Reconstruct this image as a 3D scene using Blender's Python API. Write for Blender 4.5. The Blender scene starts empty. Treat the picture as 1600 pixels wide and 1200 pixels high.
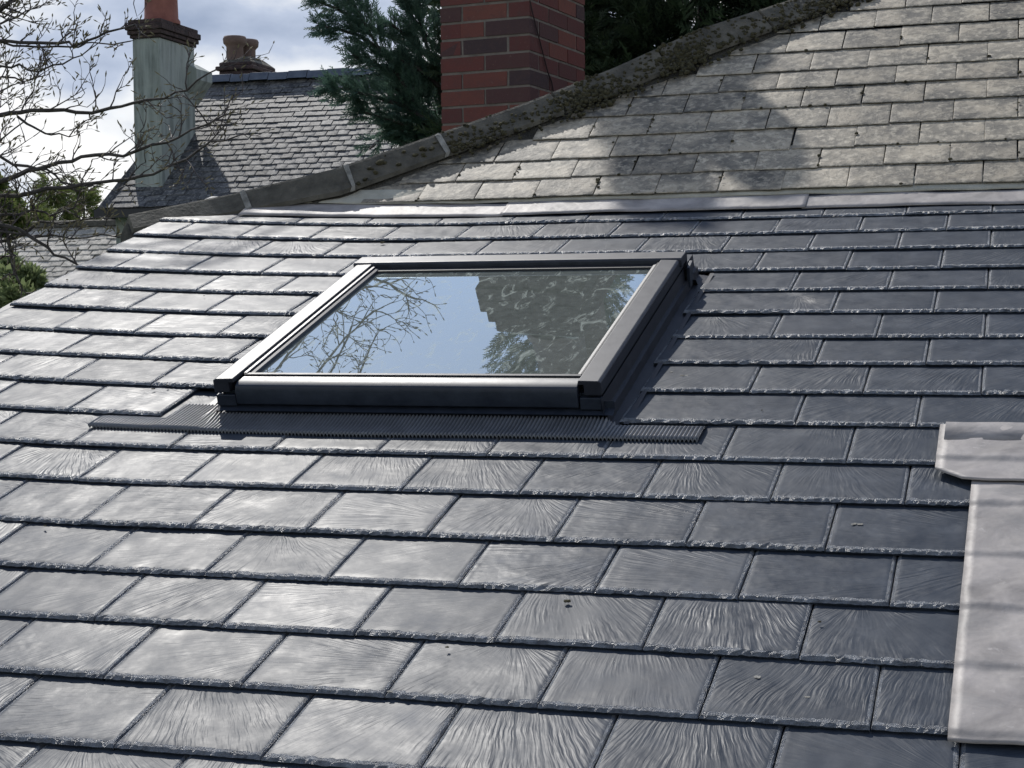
import bpy, math, random
import numpy as np
from mathutils import Vector, Matrix
random.seed(7); rng = np.random.default_rng(7)
R = math.radians
scn = bpy.context.scene
col = scn.collection

# ------------------------------------------------------------------ camera
CAM_X = Vector((0.956116, 0.0, 0.0)); 
FWD = Vector((-0.2928, 0.95494, -0.04814)).normalized()
RIGHT = Vector((0.95614, 0.29281, -0.00800)); RIGHT = (RIGHT - FWD * RIGHT.dot(FWD)).normalized()
UPV = RIGHT.cross(FWD)
CAM = Vector((1.94907, -3.12673, 0.37437))
FOC = 2.5775
cd = bpy.data.cameras.new('camera'); cam = bpy.data.objects.new('camera', cd); col.objects.link(cam)
cam.matrix_world = Matrix.Translation(CAM) @ Matrix((RIGHT, UPV, -FWD)).transposed().to_4x4()
cd.sensor_fit = 'HORIZONTAL'; cd.sensor_width = 36; cd.lens = 36 * FOC / 1.6
cd.clip_start = 0.05; cd.clip_end = 2000
scn.camera = cam

# ------------------------------------------------------------------ light
SUN_AZ, SUN_EL = -34.5, 46.0
SUN = Vector((math.sin(R(SUN_AZ)) * math.cos(R(SUN_EL)), math.cos(R(SUN_AZ)) * math.cos(R(SUN_EL)), math.sin(R(SUN_EL))))
sl = bpy.data.lights.new('sun', 'SUN'); sl.energy = 3.4; sl.angle = R(0.6); sl.color = (1.0, 0.965, 0.91)
so = bpy.data.objects.new('sun', sl); col.objects.link(so)
so.rotation_euler = SUN.to_track_quat('Z', 'Y').to_euler()

world = bpy.data.worlds.new('World'); scn.world = world; world.use_nodes = True
wn, wl = world.node_tree.nodes, world.node_tree.links
wn.clear()
def N(nt, t, **kw):
    n = nt.nodes.new(t)
    for k, v in kw.items(): setattr(n, k, v)
    return n
wt = world.node_tree
sky = N(wt, 'ShaderNodeTexSky', sky_type='NISHITA'); sky.sun_disc = False
sky.sun_elevation = R(SUN_EL); sky.sun_rotation = R(SUN_AZ); sky.dust_density = 0.4; sky.air_density = 1.0; sky.ozone_density = 2.5
tc = N(wt, 'ShaderNodeTexCoord')
mp = N(wt, 'ShaderNodeMapping'); mp.inputs['Scale'].default_value = (1.0, 1.0, 2.2)
mp.inputs['Location'].default_value = (0.35, 0.1, 0.0)
wl.new(tc.outputs['Generated'], mp.inputs['Vector'])
cn = N(wt, 'ShaderNodeTexNoise'); cn.inputs['Scale'].default_value = 3.2; cn.inputs['Detail'].default_value = 9; cn.inputs['Roughness'].default_value = 0.56
cn.inputs['Distortion'].default_value = 0.35
wl.new(mp.outputs[0], cn.inputs['Vector'])
sp = N(wt, 'ShaderNodeSeparateXYZ'); wl.new(tc.outputs['Generated'], sp.inputs[0])
def ramp(nt, stops, interp='LINEAR'):
    r = N(nt, 'ShaderNodeValToRGB'); r.color_ramp.interpolation = interp
    e = r.color_ramp.elements
    while len(e) < len(stops): e.new(0.5)
    for k, (p, c) in enumerate(stops):
        e[k].position = p; e[k].color = c if len(c) == 4 else (*c, 1)
    return r
def mth(nt, op, a=None, b=None, c=None, clamp=False):
    m = N(nt, 'ShaderNodeMath', operation=op); m.use_clamp = clamp
    for i, x in enumerate((a, b, c)):
        if x is None: continue
        if isinstance(x, (int, float)): m.inputs[i].default_value = x
        else: nt.links.new(x, m.inputs[i])
    return m.outputs[0]
# more cloud low down, breaking up higher
el = mth(wt, 'MULTIPLY_ADD', sp.outputs['Z'], -0.75, 0.32)
cv = mth(wt, 'ADD', cn.outputs['Fac'], el)
cov = ramp(wt, [(0.47, (0.10, 0.10, 0.10)), (0.60, (1, 1, 1))]); wl.new(cv, cov.inputs['Fac'])
cn2 = N(wt, 'ShaderNodeTexNoise'); cn2.inputs['Scale'].default_value = 5.0; cn2.inputs['Detail'].default_value = 8; cn2.inputs['Roughness'].default_value = 0.5
mp2 = N(wt, 'ShaderNodeMapping'); mp2.inputs['Scale'].default_value = (1, 1, 2.0); mp2.inputs['Location'].default_value = (0.6, 0.9, 0.35)
wl.new(tc.outputs['Generated'], mp2.inputs['Vector']); wl.new(mp2.outputs[0], cn2.inputs['Vector'])
cc = ramp(wt, [(0.35, (0.36, 0.44, 0.60)), (0.43, (0.56, 0.64, 0.80)), (0.50, (0.95, 0.98, 1.02)), (0.64, (1.3, 1.28, 1.25))])
wl.new(cn2.outputs['Fac'], cc.inputs['Fac'])
bg1 = N(wt, 'ShaderNodeBackground'); bg1.inputs['Strength'].default_value = 0.15
bg2 = N(wt, 'ShaderNodeBackground'); bg2.inputs['Strength'].default_value = 0.95
wl.new(sky.outputs[0], bg1.inputs['Color']); wl.new(cc.outputs[0], bg2.inputs['Color'])
mx = N(wt, 'ShaderNodeMixShader'); wl.new(cov.outputs[0], mx.inputs[0]); wl.new(bg1.outputs[0], mx.inputs[1]); wl.new(bg2.outputs[0], mx.inputs[2])
wo = N(wt, 'ShaderNodeOutputWorld'); wl.new(mx.outputs[0], wo.inputs[0])

scn.view_settings.view_transform = 'Standard'; scn.view_settings.look = 'None'
scn.view_settings.exposure = 0.0; scn.view_settings.gamma = 1.0; scn.view_settings.use_curve_mapping = False
scn.cycles.max_bounces = 5; scn.cycles.transparent_max_bounces = 8
scn.cycles.use_denoising = True

# ------------------------------------------------------------------ frames
A1, A2 = R(17.885), R(33.0)
O1 = Vector((0, 0, 0)); V1 = Vector((0, math.cos(A1), math.sin(A1))); N1 = Vector((0, -math.sin(A1), math.cos(A1)))
O2 = Vector((0.98177, 2.15037, 0.72395)); V2 = Vector((0, math.cos(A2), math.sin(A2))); N2 = Vector((0, -math.sin(A2), math.cos(A2)))
XU = Vector((1, 0, 0))
def P1(u, v, w=0): return XU * u + V1 * v + N1 * w
def P2(u, v, w=0): return XU * u + O2 * 1 - Vector((O2.x, 0, 0)) + V2 * v + N2 * w
def ray(x, y):      # a direction through a point of the photograph (1600 wide), used to survey where things stand
    return RIGHT * ((x - 800) / 1000 / FOC) + UPV * ((600 - y) / 1000 / FOC) + FWD
def at(x, y, d): return CAM + ray(x, y) * d
def hit(x, y, o, n):
    d = ray(x, y); return CAM + d * ((o - CAM).dot(n) / d.dot(n))

# ------------------------------------------------------------------ object helpers
WM = {}
def link(name, data, parent=None, mat=None):
    o = bpy.data.objects.new(name, data); col.objects.link(o)
    mat = mat or Matrix.Identity(4)
    if parent is not None:
        o.parent = parent; o.matrix_basis = WM[parent.name].inverted() @ mat
    else: o.matrix_basis = mat
    WM[o.name] = mat
    return o
def tag(o, label=None, cat=None, group=None, kind=None):
    if label: o['label'] = label
    if cat: o['category'] = cat
    if group: o['group'] = group
    if kind: o['kind'] = kind
    return o
def empty(name, loc, label, cat, group=None):
    return tag(link(name, None, None, Matrix.Translation(Vector(loc))), label, cat, group)
class MB:
    def __init__(s): s.v = []; s.f = []
    def add(s, vs, fs):
        b = len(s.v); s.v += [tuple(p) for p in vs]; s.f += [tuple(i + b for i in f) for f in fs]
    def quad(s, a, b, c, d): s.add([a, b, c, d], [(0, 1, 2, 3)])
    def hexa(s, p):     # 8 corners: bottom 4, top 4
        s.add(p, [(3, 2, 1, 0), (4, 5, 6, 7), (0, 1, 5, 4), (1, 2, 6, 5), (2, 3, 7, 6), (3, 0, 4, 7)])
    def box(s, F, x0, x1, y0, y1, z0, z1):
        s.hexa([F(x0, y0, z0), F(x1, y0, z0), F(x1, y1, z0), F(x0, y1, z0), F(x0, y0, z1), F(x1, y0, z1), F(x1, y1, z1), F(x0, y1, z1)])
    def tube(s, pts, rad, k=6, cap=True):
        pts = [Vector(p) for p in pts]; n = len(pts)
        if not hasattr(rad, '__len__'): rad = [rad] * n
        b = len(s.v); prev = None
        for i, p in enumerate(pts):
            d = (pts[min(i + 1, n - 1)] - pts[max(i - 1, 0)]).normalized()
            a = (prev - d * prev.dot(d)) if prev else d.orthogonal()
            if a.length < 1e-6: a = d.orthogonal()
            a.normalize(); prev = a; c = d.cross(a)
            for j in range(k):
                t = 2 * math.pi * j / k
                s.v.append(tuple(p + (a * math.cos(t) + c * math.sin(t)) * rad[i]))
        for i in range(n - 1):
            for j in range(k):
                s.f.append((b + i * k + j, b + i * k + (j + 1) % k, b + (i + 1) * k + (j + 1) % k, b + (i + 1) * k + j))
        if cap: s.f.append(tuple(b + j for j in range(k))[::-1]); s.f.append(tuple(b + (n - 1) * k + j for j in range(k)))
    def lathe(s, c, prof, k=20):
        b = len(s.v); c = Vector(c)
        for r, z in prof:
            for j in range(k):
                t = 2 * math.pi * j / k; s.v.append((c.x + r * math.cos(t), c.y + r * math.sin(t), c.z + z))
        for i in range(len(prof) - 1):
            for j in range(k): s.f.append((b + i * k + j, b + i * k + (j + 1) % k, b + (i + 1) * k + (j + 1) % k, b + (i + 1) * k + j))
    def mesh(s, name, m, smooth=False):
        me = bpy.data.meshes.new(name); me.from_pydata(s.v, [], s.f); me.materials.append(m)
        if smooth: me.shade_smooth()
        me.update(); return me
    def build(s, name, m, parent=None, smooth=False, bevel=0, base=None):
        if base is not None:
            base = Vector(base); s.v = [tuple(Vector(p) - base) for p in s.v]
        o = link(name, s.mesh(name, m, smooth), parent, Matrix.Translation(base) if base is not None else None)
        if bevel:
            md = o.modifiers.new('bevel', 'BEVEL'); md.width = bevel; md.segments = 2; md.limit_method = 'ANGLE'
            for p in o.data.polygons: p.use_smooth = True
            md.harden_normals = True
        return o
def arr_mesh(name, V, F, m, smooth=False):
    me = bpy.data.meshes.new(name); V = np.asarray(V, np.float32); F = np.asarray(F, np.int32); k = F.shape[1]
    me.vertices.add(len(V)); me.vertices.foreach_set('co', V.ravel())
    me.loops.add(F.size); me.loops.foreach_set('vertex_index', F.ravel())
    me.polygons.add(len(F)); me.polygons.foreach_set('loop_start', np.arange(0, F.size, k, dtype=np.int32))
    me.update(calc_edges=True); me.materials.append(m); return me

# ------------------------------------------------------------------ materials
def mat(name):
    m = bpy.data.materials.new(name); m.use_nodes = True; nt = m.node_tree
    b = nt.nodes['Principled BSDF']; return m, nt, b
def objvec(nt, rand=True, scale=(1, 1, 1), rot=0.0, key='Object'):
    tcn = N(nt, 'ShaderNodeTexCoord'); oi = N(nt, 'ShaderNodeObjectInfo')
    if not rand:
        mpn = N(nt, 'ShaderNodeMapping'); mpn.inputs['Scale'].default_value = scale; nt.links.new(tcn.outputs[key], mpn.inputs[0]); return mpn.outputs[0], oi
    ml = N(nt, 'ShaderNodeVectorMath', operation='MULTIPLY_ADD'); 
    cb = N(nt, 'ShaderNodeCombineXYZ')
    for k, f in enumerate((37.1, 91.7, 13.3)): nt.links.new(mth(nt, 'MULTIPLY', oi.outputs['Random'], f), cb.inputs[k])
    nt.links.new(tcn.outputs[key], ml.inputs[0]); ml.inputs[1].default_value = scale; nt.links.new(cb.outputs[0], ml.inputs[2])
    return ml.outputs[0], oi
def noise(nt, vec, scale, detail=4, rough=0.55, dist=0.0):
    n = N(nt, 'ShaderNodeTexNoise'); n.inputs['Scale'].default_value = scale; n.inputs['Detail'].default_value = detail
    n.inputs['Roughness'].default_value = rough; n.inputs['Distortion'].default_value = dist
    nt.links.new(vec, n.inputs['Vector']); return n.outputs['Fac']
def mixc(nt, f, a, b, blend='MIX'):
    m = N(nt, 'ShaderNodeMix', data_type='RGBA', blend_type=blend)
    for s_, x in ((0, f), (6, a), (7, b)):
        if hasattr(x, 'links'): nt.links.new(x, m.inputs[s_])
        elif isinstance(x, (int, float)): m.inputs[s_].default_value = x
        else: m.inputs[s_].default_value = (*x, 1) if len(x) == 3 else x
    return m.outputs[2]
def bump(nt, b, h, strength, dist, prev=None):
    bp = N(nt, 'ShaderNodeBump'); bp.inputs['Distance'].default_value = dist
    if hasattr(strength, 'links'): nt.links.new(strength, bp.inputs['Strength'])
    else: bp.inputs['Strength'].default_value = strength
    nt.links.new(h, bp.inputs['Height'])
    if prev is not None: nt.links.new(prev, bp.inputs['Normal'])
    nt.links.new(bp.outputs[0], b.inputs['Normal']); return bp.outputs[0]
def rmp(nt, x, stops):
    r = ramp(nt, stops); nt.links.new(x, r.inputs['Fac']); return r.outputs[0]
def simple(name, c1, c2, scale=8, rough=0.7, bstr=0.3, bdist=0.01, key='Object', spec=0.4, det=6, rand=True, metal=0.0):
    m, nt, b = mat(name); v, oi = objvec(nt, rand, key=key)
    f = noise(nt, v, scale, det, 0.6)
    nt.links.new(rmp(nt, f, [(0.3, c1), (0.7, c2)]), b.inputs['Base Color'])
    b.inputs['Roughness'].default_value = rough; b.inputs['Specular IOR Level'].default_value = spec; b.inputs['Metallic'].default_value = metal
    if bstr: bump(nt, b, noise(nt, v, scale * 5, 5, 0.6), bstr, bdist)
    return m

def new_slate_mat():
    m, nt, b = mat('new_slate'); v, oi = objvec(nt, True)
    L = nt.links
    # riven grain: stretched noise, turned by a different angle on every slate and bent by a slow warp
    tco = N(nt, 'ShaderNodeTexCoord'); rr = oi.outputs['Random']
    def fr_(k): return mth(nt, 'FRACT', mth(nt, 'MULTIPLY', rr, k))
    warp = N(nt, 'ShaderNodeTexNoise'); warp.inputs['Scale'].default_value = 9.0; warp.inputs['Detail'].default_value = 2
    L.new(v, warp.inputs['Vector'])
    wm = N(nt, 'ShaderNodeVectorMath', operation='MULTIPLY_ADD'); L.new(warp.outputs['Color'], wm.inputs[0]); wm.inputs[1].default_value = (0.022, 0.022, 0); L.new(tco.outputs['Object'], wm.inputs[2])
    sx = N(nt, 'ShaderNodeSeparateXYZ'); L.new(wm.outputs[0], sx.inputs[0])
    ang = mth(nt, 'MULTIPLY_ADD', fr_(7.3), 2.2, -0.2); dd = mth(nt, 'MULTIPLY_ADD', fr_(3.9), 0.35, 0.13)
    dx = mth(nt, 'SUBTRACT', sx.outputs['X'], mth(nt, 'MULTIPLY_ADD', mth(nt, 'COSINE', ang), dd, 0.13))
    dy = mth(nt, 'SUBTRACT', sx.outputs['Y'], mth(nt, 'MULTIPLY_ADD', mth(nt, 'SINE', ang), dd, 0.10))
    th = mth(nt, 'MULTIPLY', mth(nt, 'ARCTAN2', dy, dx), dd)
    rad = mth(nt, 'SQRT', mth(nt, 'ADD', mth(nt, 'MULTIPLY', dx, dx), mth(nt, 'MULTIPLY', dy, dy)))
    cbv = N(nt, 'ShaderNodeCombineXYZ'); L.new(th, cbv.inputs[0]); L.new(rad, cbv.inputs[1]); L.new(mth(nt, 'MULTIPLY', rr, 5.0), cbv.inputs[2])
    st = N(nt, 'ShaderNodeMapping'); st.inputs['Scale'].default_value = (230, 20, 40); L.new(cbv.outputs[0], st.inputs[0])
    g1 = noise(nt, st.outputs[0], 1.0, 1.5, 0.5, 0.2)
    st2 = N(nt, 'ShaderNodeMapping'); st2.inputs['Scale'].default_value = (125, 10, 30); L.new(cbv.outputs[0], st2.inputs[0])
    g2 = noise(nt, st2.outputs[0], 1.0, 1.5, 0.5, 0.15)
    patch = noise(nt, v, 9.0, 3, 0.5)
    soft = rmp(nt, patch, [(0.36, (0.12,) * 3), (0.62, (1,) * 3)])
    fine = noise(nt, v, 160.0, 3, 0.6)
    und = noise(nt, v, 6.0, 2, 0.5)
    h = mth(nt, 'ADD', mth(nt, 'MULTIPLY', mth(nt, 'ADD', mth(nt, 'MULTIPLY', g1, 0.5), g2), soft), mth(nt, 'MULTIPLY', fine, 0.06))
    amt = mth(nt, 'MULTIPLY_ADD', mth(nt, 'FRACT', mth(nt, 'MULTIPLY', oi.outputs['Random'], 23.7)), 0.5, 0.20)
    n0 = bump(nt, b, und, 0.35, 0.012)
    bump(nt, b, h, amt, 0.0038, n0)
    cl = noise(nt, v, 14.0, 6, 0.65)
    c = rmp(nt, cl, [(0.3, (0.027, 0.034, 0.046)), (0.55, (0.041, 0.050, 0.065)), (0.75, (0.070, 0.081, 0.099))])
    c = mixc(nt, mth(nt, 'MULTIPLY', mth(nt, 'FRACT', mth(nt, 'MULTIPLY', oi.outputs['Random'], 51.1)), 0.5), c, (0.045, 0.052, 0.062))
    dust = rmp(nt, noise(nt, v, 5.0, 7, 0.7), [(0.62, (0,) * 3), (0.80, (1,) * 3)])
    c = mixc(nt, mth(nt, 'MULTIPLY', dust, 0.45), c, (0.20, 0.19, 0.17))
    L.new(c, b.inputs['Base Color'])
    L.new(mth(nt, 'ADD', mth(nt, 'MULTIPLY_ADD', cl, 0.34, 0.285), mth(nt, 'MULTIPLY', mth(nt, 'FRACT', mth(nt, 'MULTIPLY', oi.outputs['Random'], 131.3)), 0.05)), b.inputs['Roughness'])
    b.inputs['IOR'].default_value = 1.5; L.new(mth(nt, 'MULTIPLY_ADD', mth(nt, 'FRACT', mth(nt, 'MULTIPLY', oi.outputs['Random'], 77.7)), 0.05, 0.145), b.inputs['Specular IOR Level'])
    return m
M_NEW = new_slate_mat()
M_EDGE = simple('split_slate_edge_glint', (0.045, 0.050, 0.060), (0.23, 0.245, 0.265), 60, 0.34, 1.0, 0.006, spec=0.6)  # paler broken slate, its colour lightened further to stand in for edge glints

def old_slate_mat(name, light, mid, dark, lichen, sc=1.0, island=False):
    m, nt, b = mat(name); v, oi = objvec(nt, True); L = nt.links
    r = oi.outputs['Random']
    if island:
        ge = N(nt, 'ShaderNodeNewGeometry'); r = mth(nt, 'FRACT', mth(nt, 'ADD', r, ge.outputs['Random Per Island']))
    big = noise(nt, v, 7 * sc, 6, 0.62, 0.4); sm = noise(nt, v, 38 * sc, 5, 0.65); spk = noise(nt, v, 90 * sc, 3, 0.6)
    c = rmp(nt, big, [(0.36, dark), (0.49, mid), (0.58, light)])
    vein = noise(nt, v, 16 * sc, 7, 0.7, 1.2); c = mixc(nt, rmp(nt, vein, [(0.45, (0.55,) * 3), (0.50, (0,) * 3)]), c, dark)
    c = mixc(nt, mth(nt, 'MULTIPLY', r, 0.35), c, mid)
    c = mixc(nt, rmp(nt, sm, [(0.50, (0,) * 3), (0.66, (0.8,) * 3)]), c, lichen)
    c = mixc(nt, rmp(nt, spk, [(0.60, (0,) * 3), (0.72, (0.7,) * 3)]), c, dark)
    hv = N(nt, 'ShaderNodeHueSaturation'); L.new(c, hv.inputs['Color']); L.new(mth(nt, 'MULTIPLY_ADD', r, 0.5, 0.74), hv.inputs['Value'])
    L.new(hv.outputs[0], b.inputs['Base Color'])
    b.inputs['Roughness'].default_value = 0.62; b.inputs['Specular IOR Level'].default_value = 0.35
    n0 = bump(nt, b, big, 0.5, 0.01 / sc); bump(nt, b, sm, 0.55, 0.004 / sc, n0)
    return m
M_OLD = old_slate_mat('weathered_slate', (0.41, 0.345, 0.25), (0.265, 0.228, 0.17), (0.085, 0.078, 0.063), (0.52, 0.45, 0.335))
M_FAR = old_slate_mat('neighbour_slate', (0.140, 0.136, 0.130), (0.068, 0.067, 0.068), (0.040, 0.040, 0.042), (0.25, 0.24, 0.215), 0.6, True)
M_PALE = old_slate_mat('pale_slate', (0.55, 0.50, 0.42), (0.38, 0.35, 0.30), (0.13, 0.125, 0.11), (0.60, 0.55, 0.46), 0.6, True)

def lead_mat():
    m, nt, b = mat('lead'); v, oi = objvec(nt, False, key='Object'); L = nt.links
    c = rmp(nt, noise(nt, v, 9, 6, 0.6, 0.6), [(0.3, (0.20, 0.180, 0.165)), (0.52, (0.33, 0.296, 0.270)), (0.72, (0.43, 0.385, 0.35))])
    c = mixc(nt, rmp(nt, noise(nt, v, 4, 8, 0.75, 1.0), [(0.5, (0,) * 3), (0.68, (0.75,) * 3)]), c, (0.20, 0.19, 0.18))
    c = mixc(nt, rmp(nt, noise(nt, v, 30, 5, 0.7, 0.3), [(0.62, (0,) * 3), (0.75, (0.6,) * 3)]), c, (0.55, 0.50, 0.46))
    L.new(c, b.inputs['Base Color']); b.inputs['Roughness'].default_value = 0.55; b.inputs['Specular IOR Level'].default_value = 0.4
    n0 = bump(nt, b, noise(nt, v, 10, 3, 0.5), 0.5, 0.012); bump(nt, b, noise(nt, v, 60, 4, 0.6), 0.3, 0.002, n0)
    return m
M_LEAD = lead_mat()
def frame_mat(name, c, rough):
    m, nt, b = mat(name); v, oi = objvec(nt, False); L = nt.links
    f = noise(nt, v, 22, 7, 0.7)
    L.new(rmp(nt, f, [(0.35, c), (0.75, tuple(min(1, x * 1.5 + 0.012) for x in c))]), b.inputs['Base Color'])
    L.new(mth(nt, 'MULTIPLY_ADD', f, 0.25, rough - 0.1), b.inputs['Roughness'])
    b.inputs['Metallic'].default_value = 0.05; b.inputs['Specular IOR Level'].default_value = 0.36
    bump(nt, b, noise(nt, v, 90, 3, 0.6), 0.08, 0.001)
    return m
M_FRAME = frame_mat('grey_aluminium', (0.014, 0.016, 0.023), 0.44)
M_DARKF = frame_mat('dark_aluminium', (0.014, 0.019, 0.030), 0.40)
M_RUBBER = simple('rubber', (0.006, 0.006, 0.007), (0.012, 0.012, 0.013), rough=0.6, bstr=0)
M_CORR = frame_mat('corrugated_lead', (0.12, 0.124, 0.132), 0.36)
M_MORTAR = simple('mortar', (0.32, 0.30, 0.24), (0.50, 0.47, 0.38), 12, 0.9, 0.6, 0.01)
M_WHITEMORTAR = simple('white_mortar', (0.15, 0.14, 0.115), (0.38, 0.36, 0.315), 30, 0.9, 0.6, 0.01)
M_CONC = simple('ridge_concrete', (0.050, 0.045, 0.034), (0.145, 0.130, 0.10), 14, 0.85, 0.7, 0.01)
M_BED = simple('ridge_bedding', (0.05, 0.046, 0.038), (0.12, 0.11, 0.09), 22, 0.95, 1.0, 0.02)
M_MOSS = simple('moss', (0.024, 0.022, 0.011), (0.125, 0.108, 0.052), 60, 0.95, 1.0, 0.01, rand=False)
M_DARK = simple('roof_deck', (0.012, 0.012, 0.014), (0.02, 0.02, 0.022), bstr=0)
M_TIMBER = simple('timber', (0.10, 0.07, 0.045), (0.17, 0.12, 0.08), 20, 0.8)
M_RENDER = simple('wall_render', (0.34, 0.36, 0.33), (0.46, 0.48, 0.44), 3, 0.9)
M_PLASTER = simple('plaster', (0.16, 0.155, 0.145), (0.22, 0.21, 0.20), 3, 0.9, 0)
M_LEADGREY = simple('ridge_lead', (0.07, 0.085, 0.115), (0.13, 0.15, 0.19), 5, 0.6, 0.2)
M_POT = simple('terracotta', (0.17, 0.055, 0.040), (0.30, 0.115, 0.080), 4, 0.75, 0.4)
M_POTB = simple('buff_terracotta', (0.12, 0.080, 0.066), (0.195, 0.135, 0.112), 4, 0.8, 0.4)
M_DKBRICK = simple('sooty_brick', (0.030, 0.022, 0.022), (0.10, 0.065, 0.060), 9, 0.9, 0.9, 0.03)
M_GUTTER = simple('gutter_black', (0.010, 0.011, 0.014), (0.018, 0.019, 0.024), rough=0.4, bstr=0)
M_CABLE = simple('cable', (0.02, 0.012, 0.012), (0.035, 0.02, 0.02), rough=0.6, bstr=0)
def stack_render():
    m, nt, b = mat('stack_render'); v, oi = objvec(nt, False); L = nt.links
    st = N(nt, 'ShaderNodeMapping'); st.inputs['Scale'].default_value = (6, 6, 0.7); L.new(v, st.inputs[0])
    a = noise(nt, st.outputs[0], 1.6, 6, 0.6); c = noise(nt, v, 2.5, 6, 0.65)
    x = rmp(nt, a, [(0.34, (0.17, 0.188, 0.172)), (0.5, (0.30, 0.328, 0.302)), (0.66, (0.39, 0.42, 0.385))])
    x = mixc(nt, rmp(nt, c, [(0.42, (0,) * 3), (0.7, (0.7,) * 3)]), x, (0.34, 0.36, 0.32))
    L.new(x, b.inputs['Base Color']); b.inputs['Roughness'].default_value = 0.9
    bump(nt, b, noise(nt, v, 14, 5, 0.6), 0.4, 0.02); return m
M_STACK = stack_render()
def brick_mat():
    m, nt, b = mat('red_brick'); v, oi = objvec(nt, True); L = nt.links
    r = oi.outputs['Random']; ge = N(nt, 'ShaderNodeNewGeometry')
    r = mth(nt, 'FRACT', mth(nt, 'ADD', r, mth(nt, 'MULTIPLY', ge.outputs['Random Per Island'], 1.0)))
    c = rmp(nt, r, [(0.0, (0.050, 0.032, 0.034)), (0.10, (0.080, 0.036, 0.034)), (0.22, (0.105, 0.034, 0.030)), (0.65, (0.135, 0.038, 0.031)), (1.0, (0.175, 0.060, 0.042))])
    c = mixc(nt, rmp(nt, noise(nt, v, 22, 6, 0.7), [(0.45, (0,) * 3), (0.75, (0.65,) * 3)]), c, (0.085, 0.045, 0.040))
    c = mixc(nt, rmp(nt, noise(nt, v, 60, 4, 0.7), [(0.62, (0,) * 3), (0.8, (0.5,) * 3)]), c, (0.30, 0.20, 0.16))
    L.new(c, b.inputs['Base Color']); b.inputs['Roughness'].default_value = 0.85
    bump(nt, b, noise(nt, v, 70, 5, 0.65), 0.5, 0.004); return m
M_BRICK = brick_mat()
M_POINT = simple('brick_mortar', (0.14, 0.12, 0.10), (0.24, 0.205, 0.175), 14, 0.95, 0.6, 0.006)
def leaf_mat(name, c1, c2, rough=0.55, trans=0.25):
    m, nt, b = mat(name); ge = N(nt, 'ShaderNodeNewGeometry'); L = nt.links
    tcn = N(nt, 'ShaderNodeTexCoord'); cl = noise(nt, tcn.outputs['Object'], 4.0, 3, 0.6)
    f = mth(nt, 'ADD', mth(nt, 'MULTIPLY', ge.outputs['Random Per Island'], 0.5), mth(nt, 'MULTIPLY', cl, 0.7))
    L.new(rmp(nt, f, [(0.25, c1), (0.8, c2)]), b.inputs['Base Color']); b.inputs['Roughness'].default_value = rough
    tr = N(nt, 'ShaderNodeBsdfTranslucent'); L.new(rmp(nt, f, [(0.25, c1), (0.8, c2)]), tr.inputs['Color'])
    ms = N(nt, 'ShaderNodeMixShader'); ms.inputs[0].default_value = trans
    out = nt.nodes['Material Output']; L.new(b.outputs[0], ms.inputs[1]); L.new(tr.outputs[0], ms.inputs[2]); L.new(ms.outputs[0], out.inputs[0])
    return m
M_CYP = leaf_mat('cypress_leaf', (0.030, 0.065, 0.052), (0.115, 0.195, 0.145), trans=.35)
M_CYPD = leaf_mat('dark_cypress_leaf', (0.020, 0.040, 0.022), (0.075, 0.11, 0.055), trans=0.2)
M_FARCON = leaf_mat('far_conifer_leaf', (0.05, 0.08, 0.02), (0.21, 0.25, 0.075), trans=0.4)
M_SHRUB = leaf_mat('shrub_leaf', (0.10, 0.14, 0.055), (0.30, 0.36, 0.17), trans=0.35)
M_BARK = simple('bark', (0.035, 0.030, 0.028), (0.085, 0.075, 0.068), 20, 0.8, 0.6, 0.01)
M_TWIG = simple('twig_bark', (0.045, 0.036, 0.036), (0.10, 0.082, 0.078), 20, 0.6, 0)
M_GRASS = simple('lawn', (0.035, 0.06, 0.018), (0.07, 0.11, 0.035), 0.6, 0.95, 0.6, 0.05, rand=False)
M_CATKIN = simple('catkin', (0.13, 0.11, 0.06), (0.24, 0.21, 0.12), 30, 0.8, 0)

# ------------------------------------------------------------------ ground
gb = MB(); gb.quad((-700, -300, -3.6), (700, -300, -3.6), (700, 900, -3.6), (-700, 900, -3.6))
tag(gb.build('ground', M_GRASS), kind='structure')

# ================================================================== THE HOUSE
house = empty('slate_roofed_house', (0.5, 1.5, -3.6),
              'house with new dark slate roof, skylight, old mossy slate slope and red brick chimney', 'house')
W = 0.25; G = 0.7615 * W
def lift(u):
    t = max(0.0, (0.2 - u) / 0.5); return min(0.040, 0.0055 * t + 0.0064 * t * t)

# --- deck of the new roof, with the skylight's opening
SK_U0, SK_U1, SK_V0, SK_V1 = 0.20, 1.06, 0.45, 1.36
VTOP = 2.28
def deckbox(mb, u0, u1, v0, v1): mb.box(lambda x, y, z: P1(x, y, z), u0, u1, v0, v1, -0.16, -0.034)
dk = MB()
deckbox(dk, -0.86, SK_U0, -1.62, VTOP); deckbox(dk, SK_U1, 6.0, -1.62, VTOP)
deckbox(dk, SK_U0, SK_U1, -1.62, SK_V0); deckbox(dk, SK_U0, SK_U1, SK_V1, VTOP)
lower = dk.build('lower_roof', M_DARK, house); lower['label'] = 'low-pitched roof laid with new dark grey slates'
# --- walls of the house below
wb = MB(); idf = lambda x, y, z: Vector((x, y, z))
wb.hexa([Vector(p) for p in [(-0.72, -1.3, -3.6), (5.9, -1.3, -3.6), (5.9, 2.0, -3.6), (-0.72, 2.0, -3.6),
                             (-0.72, -1.3, -0.62), (5.9, -1.3, -0.62), (5.9, 2.0, 0.44), (-0.72, 2.0, 0.44)]])
wb.build('wall', M_RENDER, house)

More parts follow.
